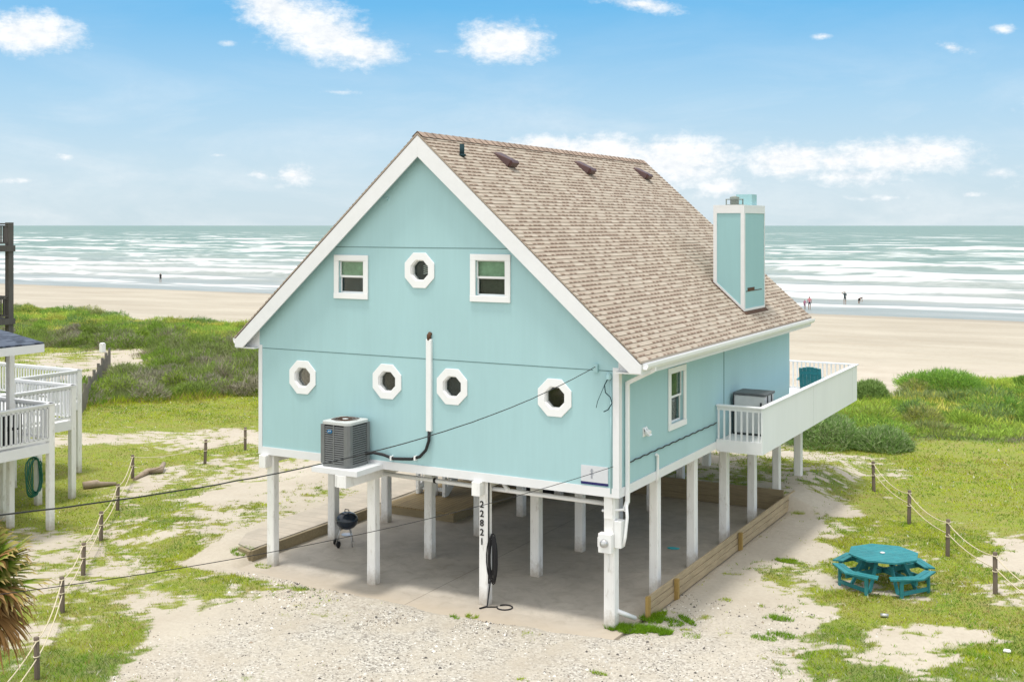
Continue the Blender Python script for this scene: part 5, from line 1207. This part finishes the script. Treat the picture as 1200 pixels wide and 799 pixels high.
# ------------------------------------------------------------------ fan palm at lower left
PALM = (-6.93, -10.05)
def palm():
    x, y = PALM; z = H(x, y); zc = 2.55; root = empty('fan_palm', (x, y, z), 0, 'fan palm with green and dry brown fronds at the lower left edge', 'palm tree')
    mb = MB(); prof = []
    P = [(x,y,z-.2)]; rs = [.2]
    for i in range(14): P.append((x+.02*math.sin(i),y,z+i*.17)); rs.append(.17 if i%2 else .145)
    mb.tube(P, rs, 12); mb.build('trunk', M['greypost'], root)
    r = np.random.default_rng(8)
    for i in range(44):
        el = r.uniform(-75, 75) if i > 8 else r.uniform(-70,-25); az = r.uniform(0, 360); dry = el < -8 or r.uniform() < .12
        if i in (9,10,11,12): az = (20,50,75,-5)[i-9]; el = (38,18,50,5)[i-9]; dry = i == 12
        if i in (0,1,2): az = (15,45,70)[i]; el = (-32,-45,-25)[i]; dry = True
        d = Vector((math.cos(R(az))*math.cos(R(el)), math.sin(R(az))*math.cos(R(el)), math.sin(R(el))))
        st = .35+.25*r.uniform(); c = Vector((x,y,zc)); hub = c+d*st+Vector((0,0,-.04))
        side = d.cross(Vector((0,0,1))).normalized(); up = side.cross(d).normalized()
        V = []; F = []; C = []; nseg = 26; Lr = r.uniform(.62,.86)
        base = np.array([.30,.17,.07]) if dry else np.array([.20,.31,.04])
        for k in range(nseg):
            t = R(-105+210*k/(nseg-1)); dirv = (d*math.cos(t)+side*math.sin(t)+up*(.10*math.cos(3*t))).normalized(); ln = Lr*(.75+.3*math.cos(t*.6))*r.uniform(.85,1.08)
            droop = Vector((0,0,-(.38 if dry else .18)*ln*r.uniform(.5,1.4))); w = .036
            pr_ = dirv.cross(up).normalized()*w
            p1 = hub+dirv*ln*.55+droop*.2; p2 = hub+dirv*ln*.85+droop*.62; p3 = hub+dirv*ln+droop*1.25+Vector(r.normal(0,.02,3))
            b0 = len(V); fold = up*.014
            V += [hub, p1-pr_, p1+fold, p1+pr_, p2-pr_*.7, p2+pr_*.7, p3]; F += [(b0,b0+1,b0+2),(b0,b0+2,b0+3),(b0+1,b0+4,b0+2),(b0+4,b0+5,b0+2),(b0+2,b0+5,b0+3),(b0+4,b0+6,b0+5)]
            tip = np.array([.52,.36,.17]) if (not dry or r.uniform() < .5) else np.array([.42,.24,.10]); q = r.uniform(.7,1.25)
            C += [base*q, base*q, base*q, base*q, (base*.4+tip*.6)*q, (base*.4+tip*.6)*q, tip]
        V = np.array([tuple(v) for v in V])-np.array((x,y,z)); o = fast_mesh('frond', V, F, M['leaf'], np.clip(np.array(C),0,1)); o.parent = root
        mb = MB(); mb.tube([c, hub], [.016,.01], 5); s = mb.build('stalk', M['driftwood'], root); s.parent = o
palm()

# ------------------------------------------------------------------ people on the beach
def person(px, py, label, pose, h, top, bottom, legs=None, zoff=0.0, rz=0):
    gx, gy = site(px, py, -1.5); root = empty('person', (gx, gy, -1.56+zoff), rz, label, 'person')
    def mat(n, c): return plain(n, c, .8, .05, 4, .2, bmp=0)
    skin = mat('skin', (.33,.19,.12)); s = h/1.75
    J = {'pelvis':(0,0,.93),'belly':(0,0,1.1),'chest':(0,0,1.32),'neck':(0,0,1.47),'head0':(0,0,1.55),'head1':(0,0,1.68)}
    if pose == 'bend': J.update({'belly':(0,-.12,1.0),'chest':(0,-.32,1.12),'neck':(0,-.45,1.16),'head0':(0,-.52,1.17),'head1':(0,-.62,1.15)})
    arms = {'L':[(-.19,0,1.40),(-.25,-.02,1.12),(-.25,-.08,.88)],'R':[(.19,0,1.40),(.25,-.02,1.12),(.25,-.08,.88)]}
    if pose == 'raise': arms['R'] = [(.19,0,1.40),(.38,-.08,1.48),(.22,-.16,1.66)]
    if pose == 'bend': arms = {'L':[(-.19,-.32,1.10),(-.22,-.36,.84),(-.18,-.42,.62)],'R':[(.19,-.32,1.10),(.22,-.36,.84),(.18,-.42,.62)]}
    st = .10 if pose != 'stride' else .12
    f = .22 if pose == 'stride' else .03
    legsJ = {'L':[(-.09,0,.90),(-st,-f,.50),(-st,-f*.6,.08),(-st,-f*.6-.14,.03)],'R':[(.09,0,.90),(st,f*.6,.50),(st,f*1.3,.08),(st,f*1.3-.14,.03)]}
    V = []; E = []; Rr = []
    def v(p, r): V.append(tuple(c*s for c in p)); Rr.append(r*s); return len(V)-1
    a = v(J['pelvis'],.135); b = v(J['belly'],.12); c = v(J['chest'],.15); d = v(J['neck'],.055); e = v(J['head0'],.085); g = v(J['head1'],.095); E += [(a,b),(b,c),(c,d),(d,e),(e,g)]
    for k in 'LR':
        p = c
        for q, r in zip(arms[k], (.06,.043,.035)): n = v(q, r); E.append((p,n)); p = n
        q2 = arms[k][-1]; 
        n = v((q2[0], q2[1]-.02, q2[2]-.09 if pose != 'raise' or k == 'L' else q2[2]+.08), .028); E.append((p,n))
        p = a
        for q, r in zip(legsJ[k], (.09,.06,.04,.03)): n = v(q, r); E.append((p,n)); p = n
    me = bpy.data.meshes.new('body'); me.from_pydata(V, E, []); ob = bpy.data.objects.new('b', me); COL.objects.link(ob)
    md = ob.modifiers.new('s','SKIN'); sv = me.skin_vertices[0].data
    for i, r in enumerate(Rr): sv[i].radius = (r, r*.85)
    sv[a].use_root = True; ob.modifiers.new('u','SUBSURF').levels = 1
    dg = bpy.context.evaluated_depsgraph_get(); me2 = bpy.data.meshes.new_from_object(ob.evaluated_get(dg)); bpy.data.objects.remove(ob)
    mats = [skin, mat('shirt', top), mat('shorts', bottom), mat('hair', (.03,.02,.015))]
    me2.materials.clear(); [me2.materials.append(m) for m in mats]
    for p in me2.polygons:
        z = p.center.z/s; x = abs(p.center.x/s); p.use_smooth = True; y = p.center.y/s
        if pose == 'bend': p.material_index = 1 if (.97 < z < 1.3 and -.42 < y < 0 and x < .2) else (2 if .6 < z <= 1.0 and y > -.16 and x < .2 else (3 if y < -.55 and z > 1.1 else 0))
        else: p.material_index = 3 if z > 1.66 or (z > 1.55 and y > .03) else (1 if (1.0 < z < 1.47 and x < .24) else (2 if (.62 < z <= 1.0 and x < .2) else 0))
    ob = bpy.data.objects.new('body', me2); COL.objects.link(ob); ob.parent = root
    return root
person(188, 331, 'dark-clothed person standing at the water edge on the left beach', 'stand', 1.7, (.012,.012,.014), (.012,.012,.014), rz=R(20))
person(943, 362.5, 'child in a pink top standing at the waterline next to an adult', 'stand', 1.25, (.45,.16,.25), (.20,.05,.16), rz=R(40))
person(948.5, 363, 'adult in a pink top and dark shorts at the waterline with a child', 'stand', 1.65, (.55,.20,.22), (.01,.01,.03), rz=R(200))
person(990, 357, 'person in dark grey clothes wading with a hand raised to the head', 'raise', 1.75, (.03,.05,.055), (.04,.05,.05), rz=R(180))
person(1006.5, 355.5, 'dark-clothed person bending low in the shallow surf farthest right', 'bend', 1.6, (.012,.01,.012), (.03,.02,.02), zoff=-.25, rz=R(70))

# ------------------------------------------------------------------ camera, sky, sun
cam = bpy.data.objects.new('camera', bpy.data.cameras.new('camera')); COL.objects.link(cam); SC.camera = cam
cam.location = (CAMX, CAMY, CAMZ); cam.rotation_euler = (R(90), 0, YAW)
cam.data.sensor_width = 36; cam.data.lens = 1355.18/1200*36; cam.data.shift_y = -(399.5-264.3)/1200; cam.data.clip_end = 60000; cam.data.clip_start = .1
SUN_EL, SUN_AZ = R(79), R(-156)      # azimuth from +y (sea) towards +x
sd = Vector((math.cos(SUN_EL)*math.sin(SUN_AZ), math.cos(SUN_EL)*math.cos(SUN_AZ), math.sin(SUN_EL)))
L = bpy.data.lights.new('sun', 'SUN'); L.energy = 1.8; L.angle = R(8); L.color = (1,.95,.88)
so = bpy.data.objects.new('sun', L); COL.objects.link(so); so.rotation_euler = sd.to_track_quat('Z','Y').to_euler(); so.location = (0,0,40)
w = bpy.data.worlds.new('World'); SC.world = w; w.use_nodes = True; nt = NT(w); nt.n.clear()
out = nt.new('ShaderNodeOutputWorld'); bg = nt.new('ShaderNodeBackground'); nt.link(bg.outputs[0], out.inputs[0]); bg.inputs[1].default_value = .15
sky = nt.new('ShaderNodeTexSky', sky_type='NISHITA'); sky.sun_disc = False; sky.sun_elevation = SUN_EL; sky.sun_rotation = SUN_AZ; sky.altitude = 0; sky.air_density = 1.0; sky.dust_density = 1.2; sky.ozone_density = 1.5
tc = nt.new('ShaderNodeTexCoord').outputs['Generated']; sp = nt.new('ShaderNodeSeparateXYZ'); nt.link(tc, sp.inputs[0])
el = nt.math('ARCSINE', sp.outputs[2]); az = nt.math('ARCTAN2', sp.outputs[0], sp.outputs[1])
grad = nt.ramp(nt.mrange(el, 0, .30), [(0,(.58,.70,.76)),(.17,(.51,.67,.78)),(.36,(.37,.60,.79)),(.62,(.13,.445,.765)),(1,(.06,.26,.62))])
grad = nt.mix(1.0, grad, (5,5,5), 'MULTIPLY')
skyc = nt.mix(.94, sky.outputs[0], grad)
cb = nt.new('ShaderNodeCombineXYZ'); nt.link(az, cb.inputs[0]); nt.link(nt.math('MULTIPLY', el, 1.7), cb.inputs[1])
ae = nt.new('ShaderNodeCombineXYZ'); nt.link(az, ae.inputs[0]); nt.link(el, ae.inputs[1]); azel = ae.outputs[0]
nz = nt.noise(cb.outputs[0], 30, 6, .65, .3); nz2 = nt.noise(cb.outputs[0], 85, 5, .68)
nn = nt.math('ADD', nt.math('MULTIPLY', nt.math('SUBTRACT', nz, .5), 2.4), nt.math('MULTIPLY', nt.math('SUBTRACT', nz2, .5), 1.7))
CL = [(35,38,44,19,1,0),(322,8,48,24,1,.45),(375,38,62,26,1,.30),(420,58,40,16,1,.1),(590,50,42,20,1,0),(752,6,62,10,.6,.15),(640,172,62,12,.9,0),(705,180,60,18,1,0),(790,190,66,26,1,0),(845,218,50,20,.6,0),
      (925,188,46,17,1,0),(980,190,30,16,.8,0),(1050,184,72,17,1,0),(1000,206,90,16,.55,0),(1116,56,30,8,.45,.3),(1176,35,18,8,.5,0),(963,43,22,6,.35,0),(75,184,22,8,.4,.2),(345,205,28,17,.6,0),(303,204,18,10,.4,0),(265,51,16,5,.35,0),
      (1168,203,28,9,.4,0),(1135,228,26,6,.35,0),(25,212,50,7,.3,0),(1040,232,90,9,.3,0),(400,108,40,6,.2,0),(255,182,20,5,.2,0),(520,60,20,6,.1,0),(1330,120,80,30,.9,0),(-180,150,90,28,.9,0),(-120,60,60,18,.8,0),(1400,200,120,22,.9,0)]
mask = None
for px, py, rw, rh, op, sl in CL:
    a0 = math.atan((px-600)/1355.) - YAW; e0 = math.atan((264.3-py)/math.hypot(1355., px-600)); ra, re = rw/1355.*1.12, rh/1355.*1.12
    mp = nt.new('ShaderNodeMapping', vector_type='TEXTURE'); nt.link(azel, mp.inputs[0]); mp.inputs['Location'].default_value = (a0, e0, 0); mp.inputs['Rotation'].default_value = (0, 0, -math.atan(sl)); mp.inputs['Scale'].default_value = (ra, re, 1)
    ln = nt.new('ShaderNodeVectorMath', operation='LENGTH'); nt.link(mp.outputs[0], ln.inputs[0])
    v = ln.outputs['Value'] if op > .97 else nt.math('ADD', ln.outputs['Value'], (1-op)*1.15)
    mask = v if mask is None else nt.math('MINIMUM', mask, v)
mask = nt.mrange(nt.math('SUBTRACT', mask, nt.math('MULTIPLY', nn, .60)), 1.45, .35, 0, 1, True)
# thin veil
veil = nt.math('MULTIPLY', nt.mrange(nt.noise(nt.mapping(cb.outputs[0], (1,2.2,1)), 5, 6, .6, .5), .45, .75), nt.mrange(el, 0.0, .17, .50, .06))
hi = nt.math('MULTIPLY', nt.mrange(nt.noise(nt.mapping(tc, (1,1,1.5)), 3.2, 5, .62, .4), .32, .6), nt.mrange(el, .20, .55, 0, .95))
mask = nt.math('MAXIMUM', mask, nt.math('MAXIMUM', veil, hi))
cc = nt.mix(nt.mrange(nt.math('ADD', nt.math('MULTIPLY', nz2, .5), nt.math('MULTIPLY', nz, .5)), .36, .56), (3.85,4.05,4.25), (4.75,4.78,4.8))
final = nt.mix(nt.math('MULTIPLY', mask, .96), skyc, cc)
final = nt.mix(nt.math('MULTIPLY', nt.mrange(el, .35, .8), .80), final, (7.6,7.3,6.9))
# bright bank added to the unseen landward sky as fill for the front wall
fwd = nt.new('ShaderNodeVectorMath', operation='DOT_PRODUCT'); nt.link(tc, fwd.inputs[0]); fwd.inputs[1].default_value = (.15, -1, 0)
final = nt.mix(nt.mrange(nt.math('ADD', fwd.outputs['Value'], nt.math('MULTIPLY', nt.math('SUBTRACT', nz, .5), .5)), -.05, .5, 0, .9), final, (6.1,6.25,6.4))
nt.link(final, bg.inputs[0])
SC.view_settings.view_transform = 'Standard'; SC.view_settings.look = 'None'; SC.view_settings.gamma = 1; SC.view_settings.exposure = 0.57
SC.render.resolution_x = 1024; SC.render.resolution_y = 681
SC.render.engine = 'CYCLES'; SC.cycles.max_bounces = 6; SC.cycles.transparent_max_bounces = 12
